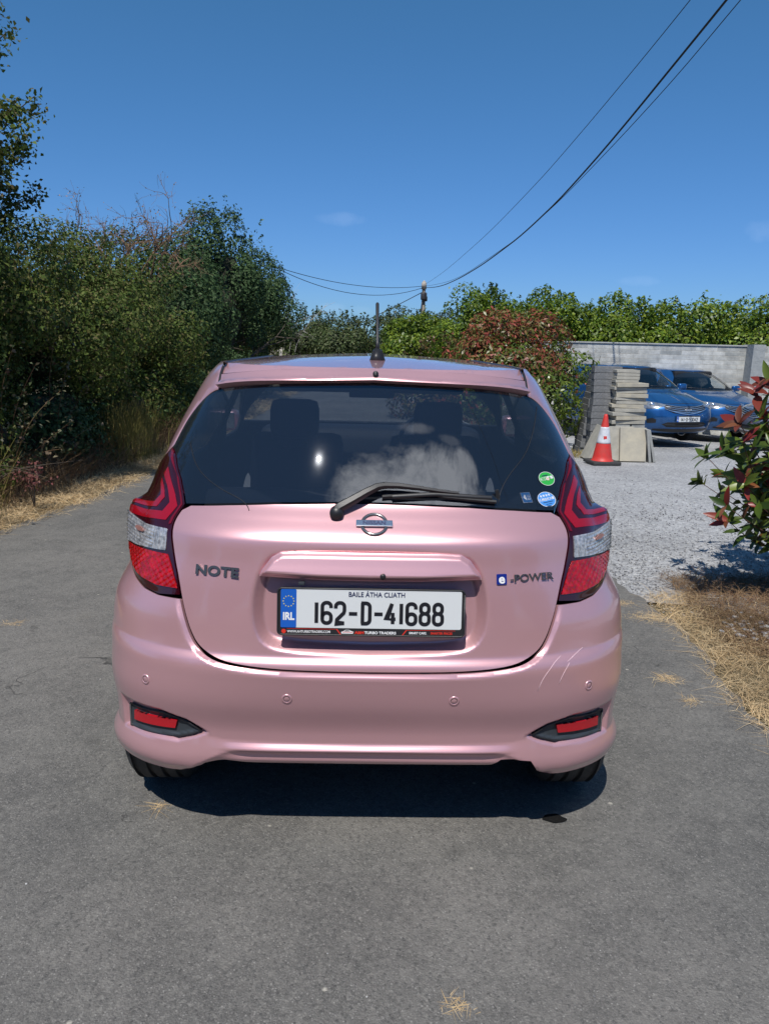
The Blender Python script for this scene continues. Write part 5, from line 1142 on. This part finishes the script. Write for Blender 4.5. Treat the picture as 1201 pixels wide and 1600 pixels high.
def bush(name, c, rad, n, size, mt, label, cat, seed, group=None, lumps=28, lr=(.28, .48), spr=30, sprl=.35, trunk=True, base=None, core=True, aspect=1.9, twigs=0, extra=None, sub=.46):
    rng = np.random.default_rng(seed); c = np.array(c, float); gb = gz(c[0], c[1]) if base is None else base
    root = empty(name, (c[0], c[1], gb)); tag(root, label, cat, group); o0 = np.array([c[0], c[1], gb])
    P, q = crown_points(n, c, rad, rng, lumps, lr); q = q+rng.normal(size=q.shape)*.55; q[:, 2] += .25
    V = [leaves(P, q, size, rng, aspect)]
    if spr: C, Q = sprigs(spr, c, rad, rng, sprl, 20, True, size); V.append(leaves(C, Q, size*.9, rng, aspect))
    V = np.concatenate(V); V = V[V[:, :, 2].min(1) > gb+.02]-o0
    quads_obj('foliage', V, 4, mt, root)
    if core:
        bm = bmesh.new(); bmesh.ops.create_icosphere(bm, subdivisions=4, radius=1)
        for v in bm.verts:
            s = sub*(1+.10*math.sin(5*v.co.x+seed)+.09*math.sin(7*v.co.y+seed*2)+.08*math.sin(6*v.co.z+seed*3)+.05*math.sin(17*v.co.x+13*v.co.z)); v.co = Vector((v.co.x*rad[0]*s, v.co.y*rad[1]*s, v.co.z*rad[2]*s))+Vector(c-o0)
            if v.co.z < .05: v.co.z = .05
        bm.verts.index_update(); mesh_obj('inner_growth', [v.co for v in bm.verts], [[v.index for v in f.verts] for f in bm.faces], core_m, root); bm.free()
    mb = MB(); 
    for k in range(4 if trunk else 2):
        d = np.array([rng.normal()*.35, rng.normal()*.35, 1.]); branches(mb, (rng.normal()*.12, rng.normal()*.12, -.05), d/np.linalg.norm(d), min((c[2]-gb)*.5, rad[2]*.75), .035+.012*rad[2], 2, rng, 3)
    if twigs:
        for k in range(twigs):
            d = rng.normal(size=3); d[2] = abs(d[2])*.8; d /= np.linalg.norm(d); branches(mb, (c-o0)+d*np.array(rad)*.75, d+np.array([0, 0, .3]), .55, .008, 1, rng, 3)
    mb.build('trunk' if trunk else 'stems', twig_m, root, True)
    return root
G1 = leaf_mat('hawthorn_leaves', [(.040, .065, .014), (.070, .110, .022), (.105, .150, .030), (.145, .165, .045), (.13, .10, .045)], .62, .25, .2)
G2 = leaf_mat('dark_hedge_leaves', [(.024, .050, .018), (.045, .085, .030), (.070, .12, .042), (.10, .15, .065)], .6, .22, .2)
G3 = leaf_mat('bright_hedge_leaves', [(.040, .085, .010), (.085, .155, .014), (.15, .225, .020), (.24, .30, .032), (.10, .17, .018)], .42, .32)  # brighter yellow-green leaves for the hedge behind the wall
G4 = leaf_mat('far_hedge_leaves', [(.030, .052, .016), (.055, .085, .022), (.080, .112, .032), (.10, .105, .04)], .6, .2)
G5 = leaf_mat('photinia_leaves', [(.055, .10, .012), (.11, .17, .018), (.17, .22, .03), (.08, .13, .015)], .35, .25, .55)
G6 = leaf_mat('photinia_red_leaves', [(.26, .05, .035), (.32, .08, .05), (.20, .10, .04), (.16, .14, .04), (.12, .15, .035)], .38, .25, .5)
B1 = leaf_mat('bramble_leaves', [(.025, .045, .014), (.055, .080, .030), (.11, .12, .06), (.18, .16, .10), (.10, .045, .03)], .6, .2)
DRY = leaf_mat('dry_straw', [(.46, .32, .16), (.60, .44, .25), (.70, .56, .35), (.40, .28, .15)], .75, .25, .2)
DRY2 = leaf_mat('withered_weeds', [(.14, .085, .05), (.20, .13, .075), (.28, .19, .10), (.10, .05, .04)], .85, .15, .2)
WEED = leaf_mat('yellow_green_weeds', [(.20, .18, .05), (.30, .25, .08), (.14, .15, .04), (.24, .17, .07)], .8, .25, .2)
# left hedge, near to far
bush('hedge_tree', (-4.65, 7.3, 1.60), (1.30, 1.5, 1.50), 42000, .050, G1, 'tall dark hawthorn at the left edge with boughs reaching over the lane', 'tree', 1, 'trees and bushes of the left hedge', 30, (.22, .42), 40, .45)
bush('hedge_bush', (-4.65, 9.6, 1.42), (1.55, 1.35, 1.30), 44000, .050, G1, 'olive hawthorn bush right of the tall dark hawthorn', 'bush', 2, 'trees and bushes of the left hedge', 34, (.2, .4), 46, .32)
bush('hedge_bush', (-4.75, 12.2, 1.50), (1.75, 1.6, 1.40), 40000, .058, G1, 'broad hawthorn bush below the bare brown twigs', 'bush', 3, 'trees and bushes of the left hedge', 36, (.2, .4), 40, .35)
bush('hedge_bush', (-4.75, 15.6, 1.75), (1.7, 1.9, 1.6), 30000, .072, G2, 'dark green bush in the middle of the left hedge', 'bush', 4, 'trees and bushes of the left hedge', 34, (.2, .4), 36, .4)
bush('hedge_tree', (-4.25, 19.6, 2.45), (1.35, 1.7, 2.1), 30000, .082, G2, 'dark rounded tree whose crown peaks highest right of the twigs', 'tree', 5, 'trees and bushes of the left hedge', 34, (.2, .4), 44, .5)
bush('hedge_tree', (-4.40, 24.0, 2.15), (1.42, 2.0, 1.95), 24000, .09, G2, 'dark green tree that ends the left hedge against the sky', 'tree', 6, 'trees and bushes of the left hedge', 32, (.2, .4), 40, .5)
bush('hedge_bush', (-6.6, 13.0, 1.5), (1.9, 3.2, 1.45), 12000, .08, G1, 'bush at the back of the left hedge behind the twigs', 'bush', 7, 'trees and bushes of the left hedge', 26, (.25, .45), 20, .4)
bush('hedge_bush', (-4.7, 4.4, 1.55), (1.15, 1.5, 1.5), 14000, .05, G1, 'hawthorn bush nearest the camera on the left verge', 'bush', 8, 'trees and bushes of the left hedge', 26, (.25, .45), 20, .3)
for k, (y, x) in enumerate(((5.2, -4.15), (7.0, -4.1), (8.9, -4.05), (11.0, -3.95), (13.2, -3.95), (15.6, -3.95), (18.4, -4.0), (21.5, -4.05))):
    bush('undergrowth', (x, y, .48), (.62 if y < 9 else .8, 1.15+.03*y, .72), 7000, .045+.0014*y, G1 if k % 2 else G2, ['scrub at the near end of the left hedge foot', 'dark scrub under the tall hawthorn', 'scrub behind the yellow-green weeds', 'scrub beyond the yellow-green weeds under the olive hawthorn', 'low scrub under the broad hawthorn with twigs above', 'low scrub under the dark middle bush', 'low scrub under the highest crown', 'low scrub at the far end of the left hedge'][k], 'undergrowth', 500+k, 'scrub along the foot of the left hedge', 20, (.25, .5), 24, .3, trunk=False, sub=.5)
# boughs of the nearest tree that stand against the sky
def bough(name, pts, r, nl, size, mt, label, seed, spread=.13, par=None):
    rng = np.random.default_rng(seed); q = chaikin(np.array(pts, float), 2, False); m = MB(); m.tube(q, list(np.linspace(r, r*.25, len(q))), 6)
    C = []
    for i in range(len(q)):
        for k in range(3):
            if rng.random() < .8:
                d = rng.normal(size=3); d[2] *= .6; d /= np.linalg.norm(d); l = rng.uniform(.08, .30)*(1-.4*i/len(q)); e = q[i]+d*l; m.tube([q[i], q[i]+d*l*.5+[0, 0, .02], e], [r*.3, r*.2, r*.1], 4, False)
                for _ in range(nl): C.append(q[i]+(e-q[i])*rng.uniform(.3, 1.15)+rng.normal(size=3)*spread*.35)
    o = m.build(name, twig_m, par, True); C = np.array(C); f = quads_obj('foliage', leaves(C, rng.normal(size=C.shape)+[0, 0, .6], size, rng, 1.7), 4, mt, o); return o
tall = empty('overhanging_tree', (-4.9, 6.6, GZ)); tag(tall, 'tree at the far left whose leafy boughs stand against the sky', 'tree', 'trees and bushes of the left hedge')
def inv(*p): return [(a+4.9-.13, b-6.6, c-GZ) for a, b, c in p]
for s, pts in enumerate([[(-4.6, 6.7, 2.2), (-4.0, 6.8, 2.9), (-3.55, 6.9, 3.2), (-3.15, 7.0, 3.30), (-2.92, 7.0, 3.47)], [(-4.5, 6.8, 2.6), (-3.9, 6.9, 3.5), (-3.5, 7.0, 4.0), (-3.25, 7.0, 4.35)], [(-4.3, 6.8, 2.6), (-3.7, 7, 3.15), (-3.35, 7, 3.75), (-3.12, 7, 3.95)], [(-4.2, 6.8, 2.1), (-3.6, 7, 2.7), (-3.25, 7, 3.0), (-3.05, 7, 3.10)], [(-4.2, 7, 2.0), (-3.5, 7.2, 2.55), (-3.1, 7.3, 2.72)], [(-4.4, 6.8, 2.4), (-3.8, 7, 3.3), (-3.55, 7.1, 3.6)], [(-4.2, 6.8, 3.0), (-3.8, 7, 4.1), (-3.5, 7, 4.75), (-3.35, 7, 5.0)], [(-4.3, 6.8, 2.0), (-3.7, 6.9, 2.5), (-3.45, 6.9, 2.85), (-3.30, 6.9, 3.0)]]):
    bough('bough', inv(*pts), (.015), 52 if s != 6 else 22, .045, G1, '', 100+s, .15, tall)
rng = np.random.default_rng(555); P, q = crown_points(26000, (.30, .45, 2.45), (1.30, 1.1, 1.75), rng, 26, (.22, .42)); quads_obj('foliage', leaves(P, q+rng.normal(size=q.shape)*.55+[0, 0, .25], .050, rng), 4, G1, tall)
MB().tube([(.2, 0, 0), (.3, .1, 1.2), (.4, .1, 2.3), (.7, .2, 3.2)], [.11, .09, .06, .03], 10).build('trunk', twig_m, tall, True)
# bare brown twigs standing above the hedge
rng = np.random.default_rng(44); bare = empty('bare_bush', (-4.75, 14.2, GZ)); tag(bare, 'leafless brown-twigged bush standing above the left hedge', 'bush')
m = MB(); tips = []
for k in range(15):
    a = -1.0+k*.15; d = np.array([math.sin(a)*.9, rng.normal()*.25, 1.0]); d /= np.linalg.norm(d); branches(m, ((k-7)*.10, 0, 2.55), d, .80*rng.uniform(.75, 1.1), .022, 3, rng, 3, 0, .5)
m.tube([(0, 0, 0), (0, 0, 2.3)], [.07, .05], 8); m.build('twigs', pm('brown_bare_twigs', (.20, .12, .07), .9), bare, True)
vv = np.array(m.v); pk = vv[rng.choice(len(vv), 1500)]; pk = pk[pk[:, 2] > 2.8]; quads_obj('withered_leaves', leaves(pk+rng.normal(size=pk.shape)*.02, rng.normal(size=pk.shape), .035, rng), 4, leaf_mat('withered_leaf', [(.22, .12, .06), (.30, .19, .10), (.12, .10, .04)], .8, .2), bare)
# brambles and weeds at the foot of the hedge
def strands(n, pts_fn, h, lean, wid, mt, name, label, cat=None, kind=None, seed=0, bend=.35, seg=3, parent=None, loc=None):
    rng = np.random.default_rng(seed); P = pts_fn(n, rng); n = len(P); a = rng.uniform(0, 2*math.pi, n); ln = h*rng.uniform(.45, 1.35, n); le = lean*(rng.uniform(.8, 1.08, n) if lean >= 1.5 else rng.uniform(.3, 1.4, n))
    d = np.stack([np.cos(a)*np.sin(le), np.sin(a)*np.sin(le), np.cos(le)], 1); s = np.stack([-np.sin(a), np.cos(a), 0*a], 1); s = s+rng.normal(size=s.shape)*.4; s /= np.linalg.norm(s, axis=1, keepdims=True); s *= wid*rng.uniform(.6, 1.4, n)[:, None]
    V = []; hd = np.stack([np.cos(a), np.sin(a), 0*a], 1); prev = P.copy(); 
    rows = [(P-s*.5, P+s*.5)]
    for i in range(1, seg+1):
        t = i/seg; c = P+d*(ln*t)[:, None]+hd*(ln*bend*t*t)[:, None]-np.array([0, 0, 1])*(ln*bend*.55*t*t)[:, None]; w_ = (1-.75*t); rows.append((c-s*.5*w_, c+s*.5*w_))
    A = np.stack([r for pr in rows for r in pr], 1)      # n, 2*(seg+1), 3
    if loc is not None: A = A-np.array(loc)
    A[:, :, 2] = np.maximum(A[:, :, 2], A[:, :1, 2]-.0)
    k = 2*(seg+1); F = np.concatenate([np.arange(n)[:, None]*k+np.array([2*i, 2*i+1, 2*i+3, 2*i+2]) for i in range(seg)])
    me = bpy.data.meshes.new(name); Vv = A.reshape(-1, 3); me.vertices.add(len(Vv)); me.vertices.foreach_set('co', Vv.reshape(-1).astype(np.float32)); me.loops.add(len(F)*4); me.loops.foreach_set('vertex_index', F.reshape(-1).astype(np.int32)); me.polygons.add(len(F)); me.polygons.foreach_set('loop_start', np.arange(0, len(F)*4, 4, dtype=np.int32)); me.polygons.foreach_set('loop_total', np.full(len(F), 4, np.int32)); me.update(calc_edges=True)
    me.materials.append(mt); o = bpy.data.objects.new(name, me); COL.objects.link(o)
    if parent: o.parent = parent
    if label or cat: tag(o, label, cat, None, kind)
    elif kind: o['kind'] = kind
    return o
def band(xf0, xf1, y0, y1, dens=None, zl=0):
    def f(n, rng):
        y = rng.uniform(y0, y1, n); t = rng.random(n); x = xf0(y)+(xf1(y)-xf0(y))*t; 
        if dens: k = rng.random(n) < dens(x, y, rng); x = x[k]; y = y[k]
        return np.stack([x, y, gslope(x, y)+zl], 1)
    return f
def clump(x, y, s=1.): return .5+.5*np.sin(x*5.1*s+1.3*np.sin(y*3.7*s))*np.sin(y*6.3*s+x*2.2)
ledge = lambda y: np.interp(y, [2, 4.5, 6, 7.4, 9.2, 12, 20], [-3.4, -3.3, -3.14, -2.92, -2.78, -2.72, -2.75])
strands(26000, band(lambda y: ledge(y)-.75, lambda y: ledge(y)+.16, 3.5, 14, lambda x, y, r: np.clip(1.15-.9*np.clip((x-ledge(y))/.16, 0, 1)-.4*clump(x, y), .05, 1)), .12, 1.35, .0045, DRY, 'dry_grass', 'flattened straw-coloured grass along the left road edge', 'grass', 'stuff', 3, .6)
strands(5000, band(lambda y: ledge(y)-.9, lambda y: ledge(y)+.0, 11, 24), .14, 1.2, .008, DRY, 'dry_grass', 'bleached grass on the farther left road edge', 'grass', 'stuff', 4, .6)
strands(12000, band(lambda y: ledge(y)-1.4, lambda y: ledge(y)-.40, 3.6, 17), .50, .55, .005, DRY2, 'withered_weeds', 'brown withered weed stems along the foot of the left hedge', 'weeds', 'stuff', 5, .4)
strands(1500, lambda n, r: np.stack([-3.36+r.normal(size=n)*.13, 9.9+r.normal(size=n)*.25, np.full(n, GZ)], 1), .66, .20, .006, WEED, 'weed_clump', 'upright yellow-green weeds at the hedge foot near the road bend', 'weeds', None, 6, .12)
strands(420, lambda n, r: np.stack([-3.5+r.normal(size=n)*.12, 6.0+r.normal(size=n)*.2, np.full(n, GZ)], 1), .65, .30, .005, WEED, 'weed_clump', 'yellowish weed stalks at the left picture edge', 'weeds', None, 7, .2)
def spray(name, base, tips, mt, label, cat, seed, size=.032, r=.004, nl=26, par=None):
    rng = np.random.default_rng(seed); root = empty(name, base); tag(root, label, cat); m = MB(); C = []
    for tp in tips:
        tp = np.array(tp)-np.array(base); mid = tp*.55+np.array([0, 0, .22])+rng.normal(size=3)*.05; q = chaikin(np.array([(0, 0, 0), mid*.5+[0, 0, .1], mid, tp]), 2, False); m.tube(q, list(np.linspace(r*1.6, r*.5, len(q))), 5, False)
        for _ in range(nl): i = rng.integers(len(q)//3, len(q)); C.append(q[i]+rng.normal(size=3)*.035)
    m.build('stems', DRY2 if mt is B1 else twig_m, root, True); C = np.array(C); quads_obj('foliage', leaves(C, rng.normal(size=C.shape)+[0, 0, .8], size, rng, 1.4), 4, mt, root); return root
PALE = leaf_mat('pale_bramble_leaves', [(.22, .21, .14), (.34, .31, .22), (.12, .14, .06), (.28, .20, .13)], .7, .25)
spray('bramble', (-3.75, 5.9, GZ), [(-3.05, 5.7, .85), (-3.2, 5.6, 1.05), (-2.92, 5.75, .72), (-3.3, 5.6, .6), (-3.1, 5.6, .35)], PALE, 'arching pale bramble shoots at the left picture edge', 'bramble', 12, .034)
spray('bramble', (-3.75, 7.3, GZ), [(-3.0, 7.0, 1.0), (-3.2, 7.0, 1.25), (-3.05, 7.1, .45), (-3.35, 7.0, .85), (-3.4, 7, 1.4), (-2.98, 7.1, .7)], B1, 'dull green bramble at the foot of the tall hawthorn', 'bramble', 13, .040, .004, 60)
spray('bramble', (-3.8, 8.5, GZ), [(-3.1, 8.2, .6), (-3.15, 8.3, 1.05), (-3.3, 8.3, .35), (-3.3, 8.1, 1.4), (-3.5, 8.2, 1.6)], B1, 'bramble between the tall hawthorn and the yellow-green weeds', 'bramble', 14, .040, .004, 60)
spray('dead_branches', (-3.7, 6.6, GZ), [(-3.0, 6.3, .38), (-2.95, 6.5, .28), (-3.1, 6.2, .52), (-3.0, 6.9, .35), (-3.3, 6.2, .6), (-3.0, 7.4, .3)], DRY2, 'tangle of dead brown branches above the straw on the left verge', 'branches', 15, .02, .005, 8)
spray('red_weed', (-3.2, 6.75, GZ), [(-3.1, 6.65, .26), (-3.2, 6.7, .32), (-3.28, 6.6, .24), (-3.05, 6.75, .2), (-3.15, 6.6, .15)], leaf_mat('reddish_weed', [(.20, .06, .06), (.14, .05, .05), (.24, .12, .09)], .8, .2), 'small reddish weed at the edge of the straw on the left', 'weeds', 16, .028, .003, 50)
# far hedge beyond the lane
k = 0
for (x, y, zc, rx, rz, lab) in [(-6.6, 38, 1.2, 1.6, 1.5, 'green bush right of the dark tree that ends the left hedge'), (-4.6, 42, 1.3, 1.7, 1.75, 'pointed bush left of the roof aerial in the distance'), (-2.2, 40, 1.2, 2.0, 1.45, 'dull green bush directly behind the roof aerial'), (.9, 40, 1.35, 2.2, 1.5, 'broad olive bush right of the roof aerial'), (3.9, 39, 1.35, 2.1, 1.62, 'olive bush below the distant pole'), (6.9, 40, 1.5, 2.4, 1.9, 'rounded bush right of the distant pole'), (-9.6, 36, 1.7, 2.2, 2.2, 'bush glimpsed beyond the end of the left hedge')]:
    bush('far_bush', (x, y, zc), (rx, 1.7, rz*1.08), 10000, .14, G4, lab, 'bush', 200+k, 'bushes of the far hedge', 24, (.25, .45), 40, .55, core=True); k += 1
for k, (x, y, zc, rx) in enumerate([(-6.5, -8.0, 2.0, 2.4), (-2.6, -9.5, 2.2, 2.5), (1.6, -10, 2.0, 2.5), (5.6, -9.0, 2.2, 2.5), (9.0, -6.5, 1.9, 2.4), (-7.5, -3.0, 1.8, 2.0)]):  # unseen bushes added to darken what the car paint reflects
    bush('hedge_bush', (x, y, zc), (rx, 1.6, zc+.3), 5000, .17, G2, ['unseen bush added behind the camera on the far left', 'unseen bush added behind the camera left of the middle', 'unseen bush added behind the camera in the middle', 'unseen bush added behind the camera right of the middle', 'unseen bush added behind the camera on the far right', 'unseen bush added beside the camera on the left verge'][k], 'bush', 600+k, 'unseen bushes added behind the camera to darken reflections', 22, (.3, .5), 10, .4, sub=.8)
m = MB(); rng = np.random.default_rng(9)
ft = empty('dead_tree', (-5.7, 41, GZ)); tag(ft, 'pale leafless tree in the gap beyond the left hedge', 'tree')
for q in range(6): branches(m, ((q-2.5)*.3, 0, 1.0), np.array([(q-2.5)*.12, 0, 1.]), 2.0, .03, 2, rng, 3, 0, .3)
m.tube([(0, 0, 0), (0, 0, 1.2)], [.1, .08], 8); m.build('twigs', pm('pale_dead_twigs', (.42, .40, .36), .9), ft, True)
# hedge behind the stone wall
k = 0
for (x, y, zt, rx, lab) in [(2.6, 22.5, 2.95, 1.5, 'bright green bush left of the tall sprig above the wall end'), (4.4, 21.4, 3.05, 1.5, 'bright green bush behind the left end of the stone wall'), (6.2, 21.2, 2.85, 1.5, 'bright green bush behind the wall above the slab stack'), (8.0, 21.0, 2.85, 1.5, 'bright green bush behind the wall above the blue car'), (9.8, 21.0, 2.92, 1.5, 'bright green bush behind the wall right of the blue car'), (11.7, 21.0, 2.85, 1.6, 'rightmost bright green bush behind the wall'), (1.0, 24.5, 2.35, 1.4, 'green bush behind the red-leaved bush at the far end of the yard'), (13.4, 21.0, 2.8, 1.5, 'bright green bush beyond the right picture edge'), (15.8, 21.0, 2.9, 1.6, 'bright green bush second beyond the right picture edge'), (18.3, 21.0, 2.8, 1.6, 'bright green bush last beyond the right picture edge')]:
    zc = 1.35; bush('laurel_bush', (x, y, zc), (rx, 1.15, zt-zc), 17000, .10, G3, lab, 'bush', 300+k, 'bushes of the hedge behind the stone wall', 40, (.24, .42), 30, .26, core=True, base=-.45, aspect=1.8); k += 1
bush('conifer_sprig', (3.05, 23.2, 2.45), (.5, .4, .62), 2600, .09, G2, 'dark narrow sprig poking above the bright hedge', 'bush', 333, None, 14, (.3, .5), 16, .3, core=False, trunk=False)
# red-tipped bush beside the slabs
ph = bush('red_tipped_bush', (2.30, 13.9, .72), (1.42, 1.15, 1.20), 30000, .078, G5, 'large bush with red young leaves left of the block pile', 'bush', 401, None, 30, (.25, .45), 10, .2, core=True, aspect=2.3)
rng = np.random.default_rng(402); c = np.array([2.20, 13.8, .85]); P, q = crown_points(19000, c, (1.48, 1.2, 1.18), rng, 34, (.2, .4), fill=.12); kk = (P[:, 2]-.95+(-(P[:, 0]-2.5))*.45+rng.normal(size=len(P))*.42) > .12; P = P[kk]; q = q[kk]
quads_obj('young_leaves', leaves(P, q+rng.normal(size=q.shape)*.6, .085, rng, 2.6, .6)-np.array([2.30, 13.9, gz(2.30, 13.9)]), 4, G6, ph)
bush('red_tipped_bush', (1.35, 16.6, .55), (1.3, 1.1, 1.05), 9000, .095, leaf_mat('brownish_photinia', [(.10, .11, .025), (.20, .09, .04), (.14, .13, .03), (.09, .12, .03), (.24, .08, .05)], .4, .25), 'lower brownish bush behind the red-tipped one', 'bush', 403, None, 26, (.25, .45), 20, .25)
strands(1500, lambda n, r: np.stack([2.95+r.normal(size=n)*.22, 12.6+r.normal(size=n)*.25, gslope(2.95+0*r.random(n), 12.6)], 1), .10, .8, .006, leaf_mat('verge_grass', [(.12, .18, .03), (.30, .24, .09), (.40, .28, .12)], .7, .3), 'grass_tuft', 'green and straw grass tuft at the foot of the red-tipped bush', 'grass', 'stuff', 8, .4)
# ---------------- near shrub at the right ----------------
def big_leaf(base, d, nrm, L, W, curl, fold, n=5):
    d = np.array(d, float); d /= np.linalg.norm(d); nrm = np.array(nrm, float); nrm -= d*(nrm@d); nrm /= np.linalg.norm(nrm)+1e-9; s = np.cross(d, nrm)
    V = []; 
    for i in range(n+1):
        t = i/n; w_ = W*math.sin(math.pi*min(1, t*.93+.05))**.85*(1-.25*t); c = base+d*L*(t-.05)+nrm*(-curl*L*t*t)
        V += [c-s*w_/2+nrm*fold*w_, c, c+s*w_/2+nrm*fold*w_]
    F = []
    for i in range(n):
        a = i*3; F += [(a, a+1, a+4, a+3), (a+1, a+2, a+5, a+4)]
    return V, F
SG = leaf_mat('glossy_green_leaves', [(.030, .062, .010), (.060, .105, .014), (.11, .165, .022), (.17, .22, .035), (.045, .080, .014)], .36, .28, .45)
SR = leaf_mat('glossy_red_leaves', [(.18, .024, .020), (.26, .040, .030), (.16, .055, .026), (.28, .11, .045)], .36, .25, .45)
shb = empty('red_leaved_shrub', (2.75, 4.75, GZ)); tag(shb, 'glossy red and green leaved shrub at the right edge of the photograph', 'shrub')
rng = np.random.default_rng(77); m = MB(); gl = MB(); rl = MB(); B0 = np.array([2.75, 4.75, GZ])
def whorl(p, d, n, L, redp, droop=.2):
    d = np.array(d, float); d /= np.linalg.norm(d); L *= 1.22; n = int(n*1.3)
    for i in range(n):
        a = i*2.4+rng.uniform(0, 1); q = np.array([math.cos(a), math.sin(a), 0]); q -= d*(q@d); q /= np.linalg.norm(q)+1e-9
        k = rng.uniform(.5, 1.3); dd = d*(1.25-k*.7)+q*k; dd[2] -= droop*rng.random(); L_ = L*rng.uniform(.7, 1.15); V, F = big_leaf(np.array(p)+d*rng.uniform(-.03, .01), dd, d+q*.2*rng.normal()-q*.6, L_, L_*rng.uniform(.34, .44), rng.uniform(.05, .35), rng.uniform(.05, .22))
        (rl if rng.random() < redp else gl).add(V, F)
def stem(p0, p1, r0, redp, L=.10, side=5, bend=.1):
    p0 = np.array(p0, float); p1 = np.array(p1, float); mid = (p0+p1)/2+rng.normal(size=3)*bend*.3+np.array([0, 0, -bend*.4]); q = chaikin(np.array([p0, mid, p1]), 3, False); m.tube(q, list(np.linspace(r0, .0022, len(q))), 6, False)
    d = q[-1]-q[-3]; whorl(q[-1], d, rng.integers(5, 8), L, redp)
    for k in range(side):
        i = int(rng.uniform(.35, .95)*(len(q)-1)); dd = q[min(i+1, len(q)-1)]-q[i-1]; dd /= np.linalg.norm(dd); a = rng.normal(size=3); a -= dd*(a@dd); a /= np.linalg.norm(a); V, F = big_leaf(q[i], a*.9+dd*.7, dd-a*.4, L*rng.uniform(.7, 1.1), L*rng.uniform(.3, .42), rng.uniform(.1, .35), rng.uniform(.05, .2)); (rl if rng.random() < redp*.25 else gl).add(V, F)
    return q
TIPS = [((2.10, 4.45, 1.33), .95), ((2.02, 4.45, 1.27), 1), ((2.20, 4.5, 1.42), .9), ((2.26, 4.45, 1.36), .8), ((1.93, 4.42, 1.10), 1), ((2.10, 4.5, 1.12), .3), ((1.98, 4.45, .98), .45), ((2.16, 4.45, .96), .2), ((2.05, 4.5, .86), .15), ((2.2, 4.5, 1.2), .6),
        ((1.92, 4.45, .60), .55), ((2.05, 4.5, .72), .4), ((2.00, 4.55, .48), .3), ((2.15, 4.5, .60), .15), ((2.2, 4.6, .45), .05), ((2.12, 4.6, .78), .3), ((2.25, 4.4, .85), .1)]
for tp, rp in TIPS:
    tp = (tp[0]+.12, tp[1], tp[2])
    b = np.array([2.72+rng.normal()*.05, 4.75+rng.normal()*.05, max(.15, tp[2]*.45)]); stem(b, tp, .008, rp, .115, 12)
for k in range(120):
    a = rng.uniform(0, 2*math.pi); el = rng.uniform(-.1, 1.35); r = rng.uniform(.55, .95); tp = np.array([3.0+math.cos(a)*math.cos(el)*r, 4.95+math.sin(a)*math.cos(el)*r, .58+math.sin(el)*.92*r/.9]); 
    stem(np.array([2.78, 4.8, .2+.3*rng.random()]), tp, .008, .55 if tp[2] > 1.1 else .12, .115, 14)
for k in range(5): m.tube([(2.75+rng.normal()*.04, 4.75+rng.normal()*.04, GZ-.05), (2.76+rng.normal()*.05, 4.78, .25), (2.8+rng.normal()*.1, 4.8+rng.normal()*.1, .6)], [.022, .017, .010], 8, False)
for nm, mb_, mt in (('stems', m, pm('reddish_stem', (.10, .05, .035), .7)), ('foliage', gl, SG), ('young_leaves', rl, SR)):
    o = mesh_obj(nm, mb_.v, mb_.f, mt, shb, nm != 'stems', B0)
# verge at the right: straw, soil shade, rubble
redge = lambda y: np.interp(y, [-2, 1.0, 2.4, 3.1, 3.7, 4.3, 4.9], [2.6, 2.15, 1.78, 1.66, 1.70, 1.72, 1.75])
strands(30000, band(lambda y: redge(y)-.10, lambda y: redge(y)+1.15+0*y, .6, 4.75, lambda x, y, r: np.clip(1.1-1.0*np.clip((redge(y)+.03-x)/.12, 0, 1)-.35*clump(x, y)-.95*np.clip((y-3.55)/.5, 0, 1)*(x > redge(y)+.30), .02, 1)), .085, 1.4, .0026, DRY, 'dry_grass', 'straw-coloured dead grass heaped along the right road edge', 'grass', 'stuff', 20, .7)
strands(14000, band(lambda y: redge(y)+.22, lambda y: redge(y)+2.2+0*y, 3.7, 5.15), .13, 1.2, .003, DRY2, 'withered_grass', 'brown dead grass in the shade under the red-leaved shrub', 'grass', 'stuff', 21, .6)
def tuft(x, y, r, n, seed, label, h=.040): strands(n, lambda k, g: np.stack([x+g.normal(size=k)*r, y+g.normal(size=k)*r*.7, np.full(k, gz(x, y))], 1), h, 1.5, .0022, DRY, 'straw_tuft', label, 'grass', None, seed, .6)
tuft(1.40, 3.43, .035, 130, 31, 'small straw tuft on the tarmac right of the rear bumper'); tuft(.205, 1.53, .020, 70, 32, 'small straw tuft lying on the tarmac nearest the camera', .022); tuft(1.42, 3.20, .025, 60, 33, 'tiny straw scrap on the tarmac below the larger tuft')
tuft(1.50, 4.55, .05, 160, 34, 'straw tuft at the corner where tarmac meets gravel'); tuft(-2.05, 3.95, .03, 60, 35, 'straw scrap on the tarmac left of the car'); tuft(-.74, 2.30, .018, 40, 36, 'straw scrap at the left corner of the car shadow', .035); tuft(1.62, 4.30, .07, 300, 37, 'long straw tuft reaching over the tarmac edge at the right')
rb = MB(); r_ = random.Random(31)
for i in range(70):
    x = r_.gauss(2.22, .12); y = r_.gauss(4.15, .12); s = r_.uniform(.008, .024); V, F = rocks[i % 8]; a = r_.uniform(0, 6.28); c_, s_ = math.cos(a)*s, math.sin(a)*s; rb.add([(x+v.x*c_-v.y*s_, y+v.x*s_+v.y*c_, gz(x, y)+v.z*s+s*.3) for v in V], F)
tag(rb.build('rubble', st_m), 'small heap of rubble in the shade under the red-leaved shrub', 'rubble', kind='stuff')
